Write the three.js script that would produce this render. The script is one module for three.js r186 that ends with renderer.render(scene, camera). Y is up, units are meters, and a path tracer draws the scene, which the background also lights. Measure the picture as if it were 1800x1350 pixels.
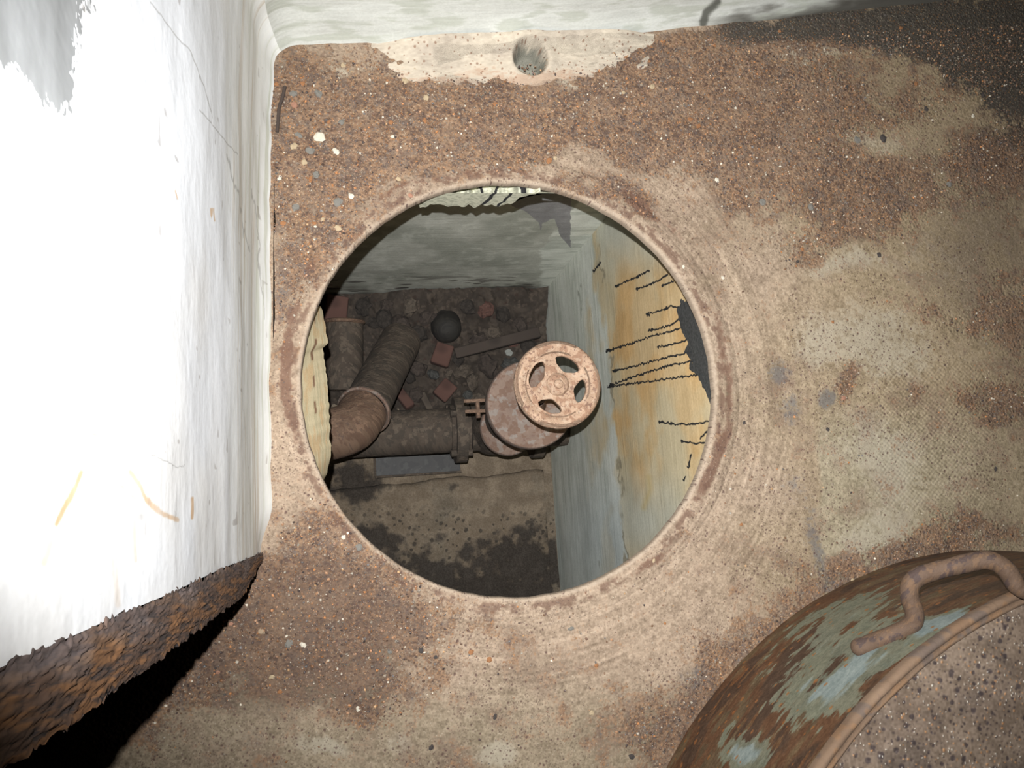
import * as THREE from 'three';
import { mergeGeometries, mergeVertices } from 'three/addons/utils/BufferGeometryUtils.js';
import { RoundedBoxGeometry } from 'three/addons/geometries/RoundedBoxGeometry.js';

// ---------------------------------------------------------------- camera, flash, exposure
const F = 1450, H = 1.2;                         // focal length in photo pixels, lens height above the floor
const V3 = (x, y, z) => new THREE.Vector3(x, y, z);
const cD = V3(635 - 900, 895 - 675, F).normalize();                      // straight down, in lens axes
const cq = V3(281 - 900, -8611 - 675, F);
const cZ = cq.clone().addScaledVector(cD, -cq.dot(cD)).normalize().negate();
const cY = cD.clone().negate();
const cX = new THREE.Vector3().crossVectors(cY, cZ);
const scene = new THREE.Scene();
scene.background = new THREE.Color(0x000000);
const camera = new THREE.PerspectiveCamera(2 * Math.atan(675 / F) * 180 / Math.PI, 4 / 3, 0.02, 20);
camera.position.set(0, H, 0);
{
  const right = V3(cX.x, cY.x, cZ.x), up = V3(-cX.y, -cY.y, -cZ.y), back = V3(-cX.z, -cY.z, -cZ.z);
  camera.quaternion.setFromRotationMatrix(new THREE.Matrix4().makeBasis(right, up, back));
}
camera.updateMatrixWorld(true);
scene.add(camera);

const renderer = new THREE.WebGLRenderer({ antialias: true });
renderer.toneMapping = THREE.LinearToneMapping;
renderer.toneMappingExposure = 1.0;
renderer.shadowMap.enabled = true;

// the photographer's flash, a hand's breadth up and to the side of the lens
const flash = new THREE.SpotLight(0xfbfcff, 13.6, 0, 0.81, 1.0, 2);
{
  const off = camera.localToWorld(V3(-0.012, 0.053, 0.0));
  flash.position.copy(off);
  const aim = camera.localToWorld(V3(0.10, 0.09, -1.2));
  flash.target.position.copy(aim);
}
flash.shadow.radius = 0.2;
flash.castShadow = true;
flash.shadow.mapSize.set(2048, 2048);
flash.shadow.camera.near = 0.03; flash.shadow.camera.far = 5;
scene.add(flash, flash.target);

// ---------------------------------------------------------------- helpers
function ray(px, py) { const v = V3((px - 900) / F, (py - 675) / F, 1); return V3(v.dot(cX), v.dot(cY), v.dot(cZ)); }
function onY(px, py, y = 0) { const d = ray(px, py); return V3(0, H, 0).addScaledVector(d, (y - H) / d.y); }
function onX(px, py, x) { const d = ray(px, py); return V3(0, H, 0).addScaledVector(d, x / d.x); }
function onZ(px, py, z) { const d = ray(px, py); return V3(0, H, 0).addScaledVector(d, z / d.z); }
const _o = [0, 0];
function toPx(x, y, z) {
  const yy = y - H;
  const a = cX.x * x + cY.x * yy + cZ.x * z, b = cX.y * x + cY.y * yy + cZ.y * z, c = cX.z * x + cY.z * yy + cZ.z * z;
  _o[0] = 900 + F * a / c; _o[1] = 675 + F * b / c; return _o;
}
function rng(seed) { let s = seed >>> 0; return () => { s = (s + 0x6D2B79F5) | 0; let t = Math.imul(s ^ (s >>> 15), 1 | s); t = (t + Math.imul(t ^ (t >>> 7), 61 | t)) ^ t; return ((t ^ (t >>> 14)) >>> 0) / 4294967296; }; }
const LAT = new Float32Array(65536); { const r = rng(77); for (let i = 0; i < 65536; i++) LAT[i] = r(); }
function vn(x, y) {
  const xi = Math.floor(x), yi = Math.floor(y); let fx = x - xi, fy = y - yi;
  fx = fx * fx * (3 - 2 * fx); fy = fy * fy * (3 - 2 * fy);
  const x0 = xi & 255, x1 = (xi + 1) & 255, y0 = (yi & 255) << 8, y1 = ((yi + 1) & 255) << 8;
  const a = LAT[y0 + x0], b = LAT[y0 + x1], c = LAT[y1 + x0], d = LAT[y1 + x1];
  return a + (b - a) * fx + (c - a) * fy + (a - b - c + d) * fx * fy;
}
function fbm(x, y, o = 4) { let s = 0, a = 0.5, n = 0; for (let i = 0; i < o; i++) { s += a * vn(x, y); n += a; a *= 0.5; const q = x * 1.62 + y * 1.18 + 17.3; y = y * 1.62 - x * 1.18 + 9.1; x = q; } return s / n; }
// round specks: 1 inside a dot, one dot at most per unit cell, `p` of the cells have one
function dots(x, y, p, rad = 0.3) {
  const X = x * 0.83 + y * 0.56, Y = y * 0.83 - x * 0.56, xi = Math.floor(X), yi = Math.floor(Y), k = ((yi & 255) << 8) + (xi & 255);
  if (LAT[k] > p) return 0; const a = LAT[(k + 911) & 65535], b = LAT[(k + 4099) & 65535], r = rad * (0.35 + 0.65 * LAT[(k + 7001) & 65535]);
  const dx = X - xi - 0.5 - (a - 0.5) * (1 - 2 * r), dy = (Y - yi - 0.5 - (b - 0.5) * (1 - 2 * r)) * (0.7 + 0.6 * a), d = Math.hypot(dx, dy) * (0.8 + 0.45 * vn(X * 5, Y * 5));
  return d < r ? Math.min(1, (r - d) / (r * 0.35)) : 0;
}
const sst = (a, b, x) => { const t = Math.min(1, Math.max(0, (x - a) / (b - a))); return t * t * (3 - 2 * t); };
const clamp = (x, a = 0, b = 1) => Math.min(b, Math.max(a, x));
function mixTo(c, r, g, b, t) { c[0] += (r - c[0]) * t; c[1] += (g - c[1]) * t; c[2] += (b - c[2]) * t; }
function blob(u, v, b) {  // [x, y, rx, ry, degrees]
  const a = (b[4] || 0) * Math.PI / 180, dx = u - b[0], dy = v - b[1], c = Math.cos(a), s = Math.sin(a);
  const ex = (dx * c + dy * s) / b[2], ey = (-dx * s + dy * c) / b[3]; const q = ex * ex + ey * ey;
  return q >= 4 ? 0 : Math.max(0, 1 - q / 4) ** 2 * (q < 0.0001 ? 1 : 1);
}
function polyDist(u, v, pts) {   // distance in photo pixels to a polyline, and how far along it
  let best = 1e9, at = 0;
  for (let i = 0; i + 1 < pts.length; i++) {
    const [ax, ay] = pts[i], [bx, by] = pts[i + 1], dx = bx - ax, dy = by - ay;
    const t = clamp(((u - ax) * dx + (v - ay) * dy) / (dx * dx + dy * dy));
    const d = Math.hypot(u - ax - dx * t, v - ay - dy * t);
    if (d < best) { best = d; at = (i + t) / (pts.length - 1); }
  }
  return [best, at];
}
function inPoly(u, v, P) { let c = false; for (let i = 0, j = P.length - 1; i < P.length; j = i++) { if ((P[i][1] > v) !== (P[j][1] > v) && u < (P[j][0] - P[i][0]) * (v - P[i][1]) / (P[j][1] - P[i][1]) + P[i][0]) c = !c; } return c; }
function colourTex(w, h, fn) {   // fn(s, t, c) fills c with sRGB 0..255; t runs up
  const data = new Uint8Array(w * h * 4), c = [0, 0, 0];
  for (let j = 0; j < h; j++) for (let i = 0; i < w; i++) {
    fn((i + 0.5) / w, (j + 0.5) / h, c); const k = (j * w + i) * 4;
    data[k] = clamp(c[0], 0, 255); data[k + 1] = clamp(c[1], 0, 255); data[k + 2] = clamp(c[2], 0, 255); data[k + 3] = 255;
  }
  const t = new THREE.DataTexture(data, w, h, THREE.RGBAFormat); t.colorSpace = THREE.SRGBColorSpace;
  t.magFilter = THREE.LinearFilter; t.minFilter = THREE.LinearFilter; t.wrapS = t.wrapT = THREE.RepeatWrapping; t.needsUpdate = true; return t;
}
function heightTex(w, h, fn) {
  const data = new Uint8Array(w * h * 4);
  for (let j = 0; j < h; j++) for (let i = 0; i < w; i++) { const v = clamp(fn((i + 0.5) / w, (j + 0.5) / h), 0, 1) * 255, k = (j * w + i) * 4; data[k] = data[k + 1] = data[k + 2] = v; data[k + 3] = 255; }
  const t = new THREE.DataTexture(data, w, h, THREE.RGBAFormat); t.magFilter = THREE.LinearFilter; t.minFilter = THREE.LinearFilter;
  t.wrapS = t.wrapT = THREE.RepeatWrapping; t.needsUpdate = true; return t;
}
const mat = (o) => new THREE.MeshStandardMaterial({ roughness: 0.92, metalness: 0, side: THREE.DoubleSide, ...o });
const used = {};
function numbered(n) { const k = used[n] = (used[n] || 0) + 1; return k === 1 ? n : `${n}_${String(k - 1).padStart(3, '0')}`; }
function mesh(name, geo, m, parent) { const o = new THREE.Mesh(geo, m); o.name = name; o.castShadow = o.receiveShadow = true; parent.add(o); return o; }
function thing(name, label, category, p, group) {
  const g = new THREE.Group(); g.name = numbered(name); g.userData = { label, category }; if (group) g.userData.group = group;
  if (p) g.position.copy(p); scene.add(g); return g;
}
function single(name, geo, m, label, category, group) {
  const o = mesh(numbered(name), geo, m, scene); o.userData = { label, category }; if (group) o.userData.group = group; return o;
}
function struct(name, geo, m) { const o = mesh(name, geo, m, scene); o.userData = { kind: 'structure' }; return o; }
// a grid surface from a function of (i/n, j/m) -> Vector3, with uv from a second function
function grid(n, m, P, UV) {
  const pos = [], uv = [], idx = [];
  for (let j = 0; j <= m; j++) for (let i = 0; i <= n; i++) { const p = P(i / n, j / m); pos.push(p.x, p.y, p.z); const q = UV ? UV(i / n, j / m, p) : [i / n, j / m]; uv.push(q[0], q[1]); }
  for (let j = 0; j < m; j++) for (let i = 0; i < n; i++) { const a = j * (n + 1) + i, b = a + 1, c = a + n + 1, d = c + 1; idx.push(a, b, d, a, d, c); }
  const g = new THREE.BufferGeometry(); g.setAttribute('position', new THREE.Float32BufferAttribute(pos, 3)); g.setAttribute('uv', new THREE.Float32BufferAttribute(uv, 2)); g.setIndex(idx); g.computeVertexNormals(); return g;
}
function cyl(a, b, r0, r1 = r0, seg = 24, open = false) {
  const d = b.clone().sub(a), g = new THREE.CylinderGeometry(r1, r0, d.length(), seg, 1, open);
  g.applyQuaternion(new THREE.Quaternion().setFromUnitVectors(V3(0, 1, 0), d.clone().normalize())); g.translate((a.x + b.x) / 2, (a.y + b.y) / 2, (a.z + b.z) / 2); return g;
}
function merge(list) { return mergeGeometries(list.map((g) => { const q = g.index ? g.toNonIndexed() : g; for (const k of Object.keys(q.attributes)) if (!['position', 'normal', 'uv'].includes(k)) q.deleteAttribute(k); return q; })); }
function roughen(g, amp, freq, seed = 0) {  // pushes welded vertices in and out along their normals
  const q = mergeVertices(g.clone().deleteAttribute('normal').deleteAttribute('uv'), 1e-5); q.computeVertexNormals();
  const p = q.attributes.position, n = q.attributes.normal;
  for (let i = 0; i < p.count; i++) {
    const x = p.getX(i) * freq + seed, y = p.getY(i) * freq + seed * 1.7, z = p.getZ(i) * freq + seed * 0.6;
    const d = amp * (fbm(x + z * 0.7, y + z * 1.3, 3) - 0.5) * 2; p.setXYZ(i, p.getX(i) + n.getX(i) * d, p.getY(i) + n.getY(i) * d, p.getZ(i) + n.getZ(i) * d);
  }
  const uv = []; for (let i = 0; i < p.count; i++) uv.push(p.getX(i) + p.getY(i) * 0.37, p.getZ(i) + p.getY(i) * 0.71);
  q.setAttribute('uv', new THREE.Float32BufferAttribute(uv, 2)); q.computeVertexNormals(); return q;
}
// generic small-scale textures, a quarter metre to a tile
function metreTex(t, size) { t.repeat.set(1 / size, 1 / size); return t; }
function tiled(x, y, per, o) {  // noise that repeats every `per` lattice steps, so tiles join
  let s = 0, a = 0.5, n = 0, p = per;
  for (let i = 0; i < o; i++) {
    const X = x * p, Y = y * p, xi = Math.floor(X), yi = Math.floor(Y); let fx = X - xi, fy = Y - yi; fx = fx * fx * (3 - 2 * fx); fy = fy * fy * (3 - 2 * fy);
    const w = (k) => ((k % p) + p) % p, L = (ii, jj) => LAT[((w(jj) + i * 37) & 255) * 256 + ((w(ii) + i * 53) & 255)];
    s += a * (L(xi, yi) * (1 - fx) * (1 - fy) + L(xi + 1, yi) * fx * (1 - fy) + L(xi, yi + 1) * (1 - fx) * fy + L(xi + 1, yi + 1) * fx * fy); n += a; a *= 0.6; p *= 2;
  }
  return s / n;
}
function grainBump(size = 0.25) { return metreTex(heightTex(512, 512, (s, t) => tiled(s, t, 12, 5)), size); }
function speckTex(size, base, tones, amt = 0.5) {   // mottled colour with patches and specks of further tones
  const t = colourTex(384, 384, (s, q, c) => {
    c[0] = base[0]; c[1] = base[1]; c[2] = base[2];
    const l = tiled(s, q, 6, 5) - 0.5; c[0] += l * 60 * amt; c[1] += l * 56 * amt; c[2] += l * 50 * amt;
    tones.forEach((k, i) => { const m = sst(k[3], k[3] + 0.08, tiled((s + i * 0.37) % 1, (q + i * 0.21) % 1, k[4], 3)); mixTo(c, k[0], k[1], k[2], m * k[5]); });
  });
  return metreTex(t, size);
}

// ---------------------------------------------------------------- floor: colour and relief laid out in metres
const HC = V3(0.235, 0, -0.172), HR = 0.3128;                 // the manhole
const FX0 = -0.55, FX1 = 1.30, FZ0 = -0.90, FZ1 = 0.52;        // floor texture extent
// rusty gravelly areas, in photo pixels: [x, y, rx, ry, degrees, strength]
const RUST = [
  [610, 170, 130, 70, 0, 1.1], [560, 330, 80, 130, 0, 1.1], [760, 230, 170, 70, -6, 1.1], [980, 200, 150, 60, 5, 1.2], [1150, 200, 150, 90, 20, 1.15], [1330, 240, 120, 90, 10, 1.1],
  [1280, 120, 120, 45, 0, 0.9], [1060, 90, 70, 28, -3, 1.2], [1330, 65, 180, 32, -3, 1.35], [1600, 60, 170, 40, -4, 1.5], [1740, 90, 90, 60, 0, 1.3], [1510, 190, 120, 40, 0, 0.75], [1620, 310, 130, 45, -12, 0.75],
  [1500, 320, 90, 50, 0, 0.8], [1430, 420, 100, 30, -15, 0.5], [1560, 400, 120, 35, -10, 0.5], [1750, 300, 50, 90, 0, 0.6], [1740, 560, 60, 60, 0, 0.6], [1760, 700, 70, 28, 0, 0.95], [1640, 560, 70, 25, 10, 0.4],
  [500, 560, 30, 120, 0, 0.35], [540, 470, 26, 80, 25, 0.6], [560, 930, 70, 50, 40, 0.95], [620, 1010, 130, 70, 30, 1.0], [520, 1060, 130, 70, 0, 1.15], [420, 1140, 150, 60, -20, 1.05], [640, 1180, 130, 55, 0, 0.9], [740, 1100, 70, 45, 30, 0.5],
  [260, 1230, 150, 60, -25, 0.7], [870, 1120, 50, 30, 0, 0.3], [1220, 1290, 70, 70, 0, 0.95], [1280, 1180, 70, 60, -40, 0.9], [1390, 1080, 80, 40, -40, 0.75], [1520, 1000, 90, 26, -18, 0.7], [1690, 950, 110, 30, -8, 0.8],
  [1495, 670, 24, 30, 10, 1.3], [1600, 700, 30, 20, 0, 0.4], [1650, 990, 60, 22, 0, 0.7], [1130, 1250, 90, 50, 0, 0.4], [960, 1300, 80, 40, 0, 0.25], [1120, 370, 34, 14, 40, 1.0], [1010, 335, 50, 10, 12, 0.8], [1090, 340, 40, 12, 20, 0.9],
];
const PALE = [[590, 120, 16, 10, 0, .8], [560, 1310, 34, 22, 0, .6], [600, 1312, 22, 18, 0, .6], [700, 1300, 28, 22, 0, .5], [872, 1332, 26, 20, 0, .9], [250, 1290, 60, 26, -10, .35], [430, 1300, 60, 30, 0, .3], [1400, 150, 34, 50, 10, .6],
  [1430, 105, 55, 16, 0, .6], [1290, 95, 30, 14, 0, .8], [1210, 92, 40, 12, 0, .7], [1560, 90, 28, 18, 0, .6], [1500, 470, 60, 24, 0, .6], [1480, 250, 50, 14, -12, .55], [1560, 255, 34, 20, -10, .5], [1670, 300, 20, 26, 0, .5], [1470, 590, 70, 40, -8, .55], [1570, 620, 60, 50, 0, .6],
  [1520, 780, 70, 60, 0, .45], [1560, 870, 60, 80, 0, .4], [1660, 830, 60, 60, 0, .3], [1640, 440, 60, 50, 0, .3], [930, 90, 120, 28, 2, 1.2], [1030, 112, 60, 18, 3, 1.0], [830, 92, 60, 22, 0, .8], [660, 105, 60, 18, 0, .45], [1540, 950, 70, 40, -10, .45], [1420, 620, 30, 26, 0, .3]];
const BLUE = [[1370, 655, 16, 20, 0, .8], [1392, 720, 16, 26, 0, .7], [1425, 920, 14, 40, 0, .5], [1440, 985, 10, 40, -8, .8], [1455, 700, 12, 14, 0, 1.4], [1225, 1190, 28, 20, 0, .6], [1395, 850, 18, 30, 0, .4], [500, 520, 14, 40, 0, .5], [760, 150, 20, 14, 0, .3], [1460, 1040, 8, 20, 0, .6]];
const RINGARC = [[505, 640, 9, 70, 4, 1.2], [513, 730, 9, 40, -10, .9], [520, 550, 8, 16, 20, 1], [545, 470, 8, 18, 30, .8], [1120, 360, 36, 11, 42, 1.1], [1185, 410, 26, 7, 50, .6], [1265, 600, 8, 60, -6, .7], [1280, 700, 7, 60, 2, .9], [1262, 800, 8, 40, 14, .9], [1240, 850, 9, 26, 25, 1.1],
  [1145, 985, 34, 7, -35, .9], [760, 1040, 40, 8, 25, .4], [690, 340, 60, 8, -30, .45], [780, 315, 60, 7, -12, .5], [900, 300, 60, 6, 0, .5], [640, 400, 40, 7, -45, .4]];
const GRIME = [[1330, 55, 110, 24, -3, .7], [1480, 48, 120, 30, -4, 1.0], [1640, 50, 120, 44, -3, 1.3], [1760, 80, 110, 70, 0, 1.4], [1790, 190, 60, 80, 0, .7]];
const SOIL = [[300, 1290, 180, 60, -20, .15], [560, 1080, 150, 100, 0, 1.2], [480, 1180, 150, 60, 0, .7], [1700, 330, 160, 120, 0, .5], [1740, 560, 90, 140, 0, .45], [1640, 1010, 120, 40, 0, .5], [1230, 1290, 90, 90, 0, .6]];
function sum(list, u, v) { let m = 0; for (const b of list) { const dx = u - b[0], dy = v - b[1], q = 2 * Math.max(b[2], b[3]); if (dx > q || dx < -q || dy > q || dy < -q) continue; m += blob(u, v, b) * b[5]; } return m; }
function rawMasks(x, z) {
  const p = toPx(x, 0, z), u = p[0], v = p[1];
  const wx = (fbm(x * 11, z * 11, 4) - 0.5) * 120, wy = (fbm(x * 11 + 40, z * 11 + 7, 4) - 0.5) * 120;
  return [u, v, sum(RUST, u + wx, v + wy), sum(PALE, u + wx * 0.6, v + wy * 0.6), sum(BLUE, u + wx * 0.2, v + wy * 0.2), sum(RINGARC, u + wx * 0.12, v + wy * 0.12), sum(SOIL, u + wx, v + wy), fbm(x * 9 + 3, z * 9, 4), sum(GRIME, u + wx * 0.5, v + wy * 0.5)];
}
const MN = 520, MK = 9, MASK = new Float32Array(MN * MN * MK);
for (let j = 0; j < MN; j++) for (let i = 0; i < MN; i++) MASK.set(rawMasks(FX0 + i / (MN - 1) * (FX1 - FX0), FZ0 + j / (MN - 1) * (FZ1 - FZ0)), (j * MN + i) * MK);
const _m = new Float32Array(MK);
function floorMasks(x, z) {   // the masks above, read back between the points of a 3 mm grid
  const a = clamp((x - FX0) / (FX1 - FX0), 0, 0.9999) * (MN - 1), b = clamp((z - FZ0) / (FZ1 - FZ0), 0, 0.9999) * (MN - 1), i = Math.floor(a), j = Math.floor(b), f = a - i, g = b - j;
  const k = (j * MN + i) * MK, w0 = (1 - f) * (1 - g), w1 = f * (1 - g), w2 = (1 - f) * g, w3 = f * g;
  for (let q = 0; q < MK; q++) _m[q] = MASK[k + q] * w0 + MASK[k + MK + q] * w1 + MASK[k + MN * MK + q] * w2 + MASK[k + MN * MK + MK + q] * w3;
  return _m;
}
function floorColour(s, t, c) {
  const x = FX0 + s * (FX1 - FX0), z = FZ0 + t * (FZ1 - FZ0);
  const R = Math.hypot(x - HC.x, z - HC.z) / HR; if (R < 0.97 || (x < -0.14 && z < 0.03)) { c[0] = 112; c[1] = 94; c[2] = 76; return; }
  const M = floorMasks(x, z), u = M[0], v = M[1], rust = M[2], pale = M[3], n1 = M[7];
  const n2 = fbm(x * 40, z * 40 + 5, 3), n3 = fbm(x * 190, z * 190, 2), n4 = vn(x * 640, z * 640), n5 = vn(x * 380 + z * 90, z * 380 - x * 90);
  const th = Math.atan2(z - HC.z, x - HC.x);
  c[0] = 182; c[1] = 160; c[2] = 137;
  mixTo(c, 176, 157, 124, sst(1200, 1560, u + (n1 - 0.5) * 300) * 0.8);
  mixTo(c, 160, 146, 120, sst(1150, 1330, v + (n1 - 0.5) * 200) * 0.7);
  { const e = u - (1438 + (v - 900) * 0.02) + (n2 - 0.5) * 22; if (v > 680) mixTo(c, 186, 180, 154, sst(-4, 8, e) * sst(560, 40, e) * 0.5 * sst(680, 800, v)); }
  mixTo(c, 132, 110, 92, sst(0.5, 0.72, n1 * 0.6 + n2 * 0.4) * 0.5);
  mixTo(c, 128, 112, 92, sst(0.2, 0.7, M[6] + (n2 - 0.5) * 0.6 + (n3 - 0.5) * 0.4) * 0.75);
  const l = (n2 - 0.5) * 40 + (n3 - 0.5) * 46 + (n4 - 0.5) * 34 + (n5 - 0.5) * 24; c[0] += l; c[1] += l * 0.96; c[2] += l * 0.9;
  if (R > 1.0 && R < 1.75) {   // circular trowel marks round the opening
    const k = sst(1.0, 1.08, R) * sst(1.75, 1.3, R) * (0.35 + 0.65 * sst(-1.6, -0.7, th) * sst(2.4, 1.6, th));
    const q = (fbm(R * 62, th * 2.2 + 5, 3) - 0.5) * 2; c[0] += q * 26 * k; c[1] += q * 25 * k; c[2] += q * 24 * k;
  }
  mixTo(c, 200, 192, 172, clamp(sst(0.18, 0.7, pale + (n2 - 0.5) * 0.5 + (n3 - 0.5) * 0.4)) * 0.6);   // pale cement
  const rr = Math.max(rust, M[8]) + (n2 - 0.5) * 1.35 + (n3 - 0.5) * 1.0 + (n4 - 0.5) * 0.5 + (n1 - 0.5) * 0.5 - 0.3 * sst(0.3, 0.9, pale);
  const m = sst(0.26, 0.78, rr);
  if (m > 0) {   // rust and gravel
    const a = n3 * 0.5 + n2 * 0.2 + n5 * 0.3, d = [132, 102, 78];
    mixTo(d, 92, 70, 58, sst(0.5, 0.32, a)); mixTo(d, 172, 136, 104, sst(0.5, 0.7, a) * 0.8); mixTo(d, 112, 98, 90, sst(0.62, 0.8, vn(x * 90 + 3, z * 90)) * 0.5);
    mixTo(d, 56, 54, 48, 0.85 * sst(0.25, 0.8, M[4 + 4] + (n3 - 0.5) * 0.5));
    mixTo(d, 188, 124, 64, dots(x * 190 + 9, z * 190, 0.5) * 0.65); mixTo(d, 74, 58, 54, dots(x * 230 + 70, z * 230 + 31, 0.5) * 0.6);
    mixTo(d, 214, 202, 176, dots(x * 330 + 19, z * 330 + 50, 0.35) * 0.8); mixTo(d, 108, 104, 106, dots(x * 130 + 40, z * 130 + 8, 0.25) * 0.7);
    mixTo(d, 170, 142, 116, sst(0.5, 0.7, fbm(x * 26 + 9, z * 26, 3)) * 0.4 * (1 - sst(0.2, 0.7, M[8])));
    mixTo(d, 92, 70, 56, sst(0.3, 0.9, M[6]) * 0.45);
    mixTo(c, d[0], d[1], d[2], m * 0.9);
  }
  mixTo(c, 112, 78, 60, sst(0.3, 0.85, M[5] + (n3 - 0.5) * 0.7 + (n2 - 0.5) * 0.5) * 0.7);
  if (R < 1.16) { const tw = fbm(th * 26, R * 30, 3), t2 = fbm(th * 60 + 9, R * 80, 2); mixTo(c, 104, 74, 58, sst(1.018, 1.035, R) * sst(1.085, 1.05, R + (t2 - 0.5) * 0.05) * sst(0.45, 0.62, tw) * 0.6); mixTo(c, 206, 188, 168, sst(1.024, 1.012, R + (t2 - 0.5) * 0.012) * 0.55); }
  mixTo(c, 104, 104, 108, sst(0.25, 0.9, M[4] + (n3 - 0.5) * 0.9 + (n4 - 0.5) * 0.4) * 0.6);
  const dens = sst(0.3, 0.65, fbm(x * 14 + 50, z * 14, 2));   // dark and bright specks all over
  mixTo(c, 96, 70, 62, dots(x * 150 + 5, z * 150 + 88, 0.28 * dens) * 0.75); mixTo(c, 92, 72, 62, dots(x * 300, z * 300 + 18, 0.45 * dens + 0.06) * 0.7); mixTo(c, 226, 214, 196, dots(x * 340 + 60, z * 340, 0.10) * 0.6);
  { const w = Math.max(blob(u, v, [1640, 760, 70, 70]), blob(u, v, [1600, 720, 40, 60])); if (w > 0) { const g = Math.sin(x * 760) * Math.sin(z * 760); c[0] += g * 16 * w; c[1] += g * 15 * w; c[2] += g * 12 * w; } }   // print of coarse sacking
  c[0] *= 0.765; c[1] *= 0.755; c[2] *= 0.735;   // whole floor colour evenly darkened, standing in for a highlight-compressing tone curve
}
const floorMap = colourTex(2048, 1572, floorColour);
const floorBump = heightTex(1536, 1180, (s, t) => {
  const x = FX0 + s * (FX1 - FX0), z = FZ0 + t * (FZ1 - FZ0), R = Math.hypot(x - HC.x, z - HC.z) / HR; if (R < 0.97 || (x < -0.14 && z < 0.03)) return 0.5;
  const M = floorMasks(x, z), th = Math.atan2(z - HC.z, x - HC.x), m = sst(0.1, 0.6, M[2]);
  let h = 0.45 + (fbm(x * 60, z * 60, 3) - 0.5) * 0.3 + (vn(x * 330, z * 330) - 0.5) * (0.12 + 0.5 * m) + (vn(x * 600, z * 600) - 0.5) * (0.1 + 0.3 * m) - 0.25 * dots(x * 150 + 5, z * 150 + 88, 0.2);
  if (R > 1 && R < 1.75) h += (fbm(R * 62, th * 2.2 + 5, 3) - 0.5) * 0.3 * sst(1.75, 1.3, R);
  if (M[0] > 1540 && M[0] < 1740 && M[1] > 640 && M[1] < 900) h += Math.sin(x * 760) * Math.sin(z * 760) * 0.12;
  return h;
});
const floorMat = mat({ map: floorMap, bumpMap: floorBump, bumpScale: 0.003, roughness: 0.88 });
const fuv = (x, z) => [(x - FX0) / (FX1 - FX0), (z - FZ0) / (FZ1 - FZ0)];
function floorUV(g) { const p = g.attributes.position, uv = []; for (let i = 0; i < p.count; i++) uv.push(...fuv(p.getX(i), p.getZ(i))); g.setAttribute('uv', new THREE.Float32BufferAttribute(uv, 2)); return g; }

// ---------------------------------------------------------------- room shell
const rimR = (th) => HR + 0.0016 * (fbm(th * 9 + 30, 3, 3) - 0.5) * 2 + 0.0012 * Math.sin(th * 2 + 1);
const WALLX = -0.121;
// wall line in plan: from the free end of the left wall, round the corner, along the back wall
const CR = 0.035;
const A0 = V3(-0.122, 0, 0.051), A1 = V3(-0.104, 0, -0.700), A2 = V3(0.36, 0, -0.729), A3 = V3(1.60, 0, -0.915);
const wallPts = (() => {
  const p = []; const d0 = A1.clone().sub(A0).normalize(), d1 = A2.clone().sub(A1).normalize();
  const a = A1.clone().addScaledVector(d0, -CR * 1.2), b = A1.clone().addScaledVector(d1, CR * 1.2);
  const c = new THREE.CurvePath();
  for (let i = 0; i <= 60; i++) { const q = A0.clone().lerp(a, i / 60); q.x += 0.004 * Math.sin(i / 60 * Math.PI) * -1; p.push(q); }
  const bz = new THREE.QuadraticBezierCurve3(a, A1, b); for (let i = 1; i < 20; i++) p.push(bz.getPoint(i / 20));
  for (let i = 0; i <= 30; i++) p.push(b.clone().lerp(A2, i / 30)); for (let i = 1; i <= 30; i++) p.push(A2.clone().lerp(A3, i / 30));
  return p;
})();
{ // floor slab with the round opening and a narrow open joint along the left wall
  const sh = new THREE.Shape();
  const L = [[-0.62, -1.2], [-0.62, 0.12], [-0.62, 1.5], [1.75, 1.5], [1.75, -1.0], [1.75, -1.2]];
  sh.moveTo(L[0][0], -L[0][1]); L.slice(1).forEach((q) => sh.lineTo(q[0], -q[1])); sh.closePath();
  const hole = new THREE.Path(); const N = 200;
  for (let i = 0; i < N; i++) { const th = i / N * 2 * Math.PI, r = HR + 0.012; const x = HC.x + r * Math.cos(th), z = HC.z + r * Math.sin(th); i ? hole.lineTo(x, -z) : hole.moveTo(x, -z); }
  sh.holes.push(hole);
  const so = new THREE.Path(), sc = onY(932, 104); so.absarc(sc.x, -sc.z, 0.031, 0, Math.PI * 2, true); sh.holes.push(so);
  const slit = new THREE.Path(), A = [], B = [];
  for (let i = 12; i <= 46; i++) { const q = wallPts[i], e = Math.sin((i - 12) / 34 * Math.PI) ** 0.5, w = e * Math.max(0.0006, 0.0045 * fbm(i * 0.35, 4, 2) + 0.004 * (fbm(i * 0.12, 9, 2) - 0.45)); A.push([q.x + 0.0035, q.z]); B.unshift([q.x + 0.0035 + w, q.z + 0.0002]); }
  A.concat(B).forEach((q, i) => i ? slit.lineTo(q[0], -q[1]) : slit.moveTo(q[0], -q[1])); slit.closePath(); sh.holes.push(slit);
  const g = new THREE.ExtrudeGeometry(sh, { depth: 0.014, bevelEnabled: false, curveSegments: 8 });
  g.rotateX(-Math.PI / 2); g.translate(0, -0.014, 0);
  struct('floor', floorUV(g), floorMat);
}
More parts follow.
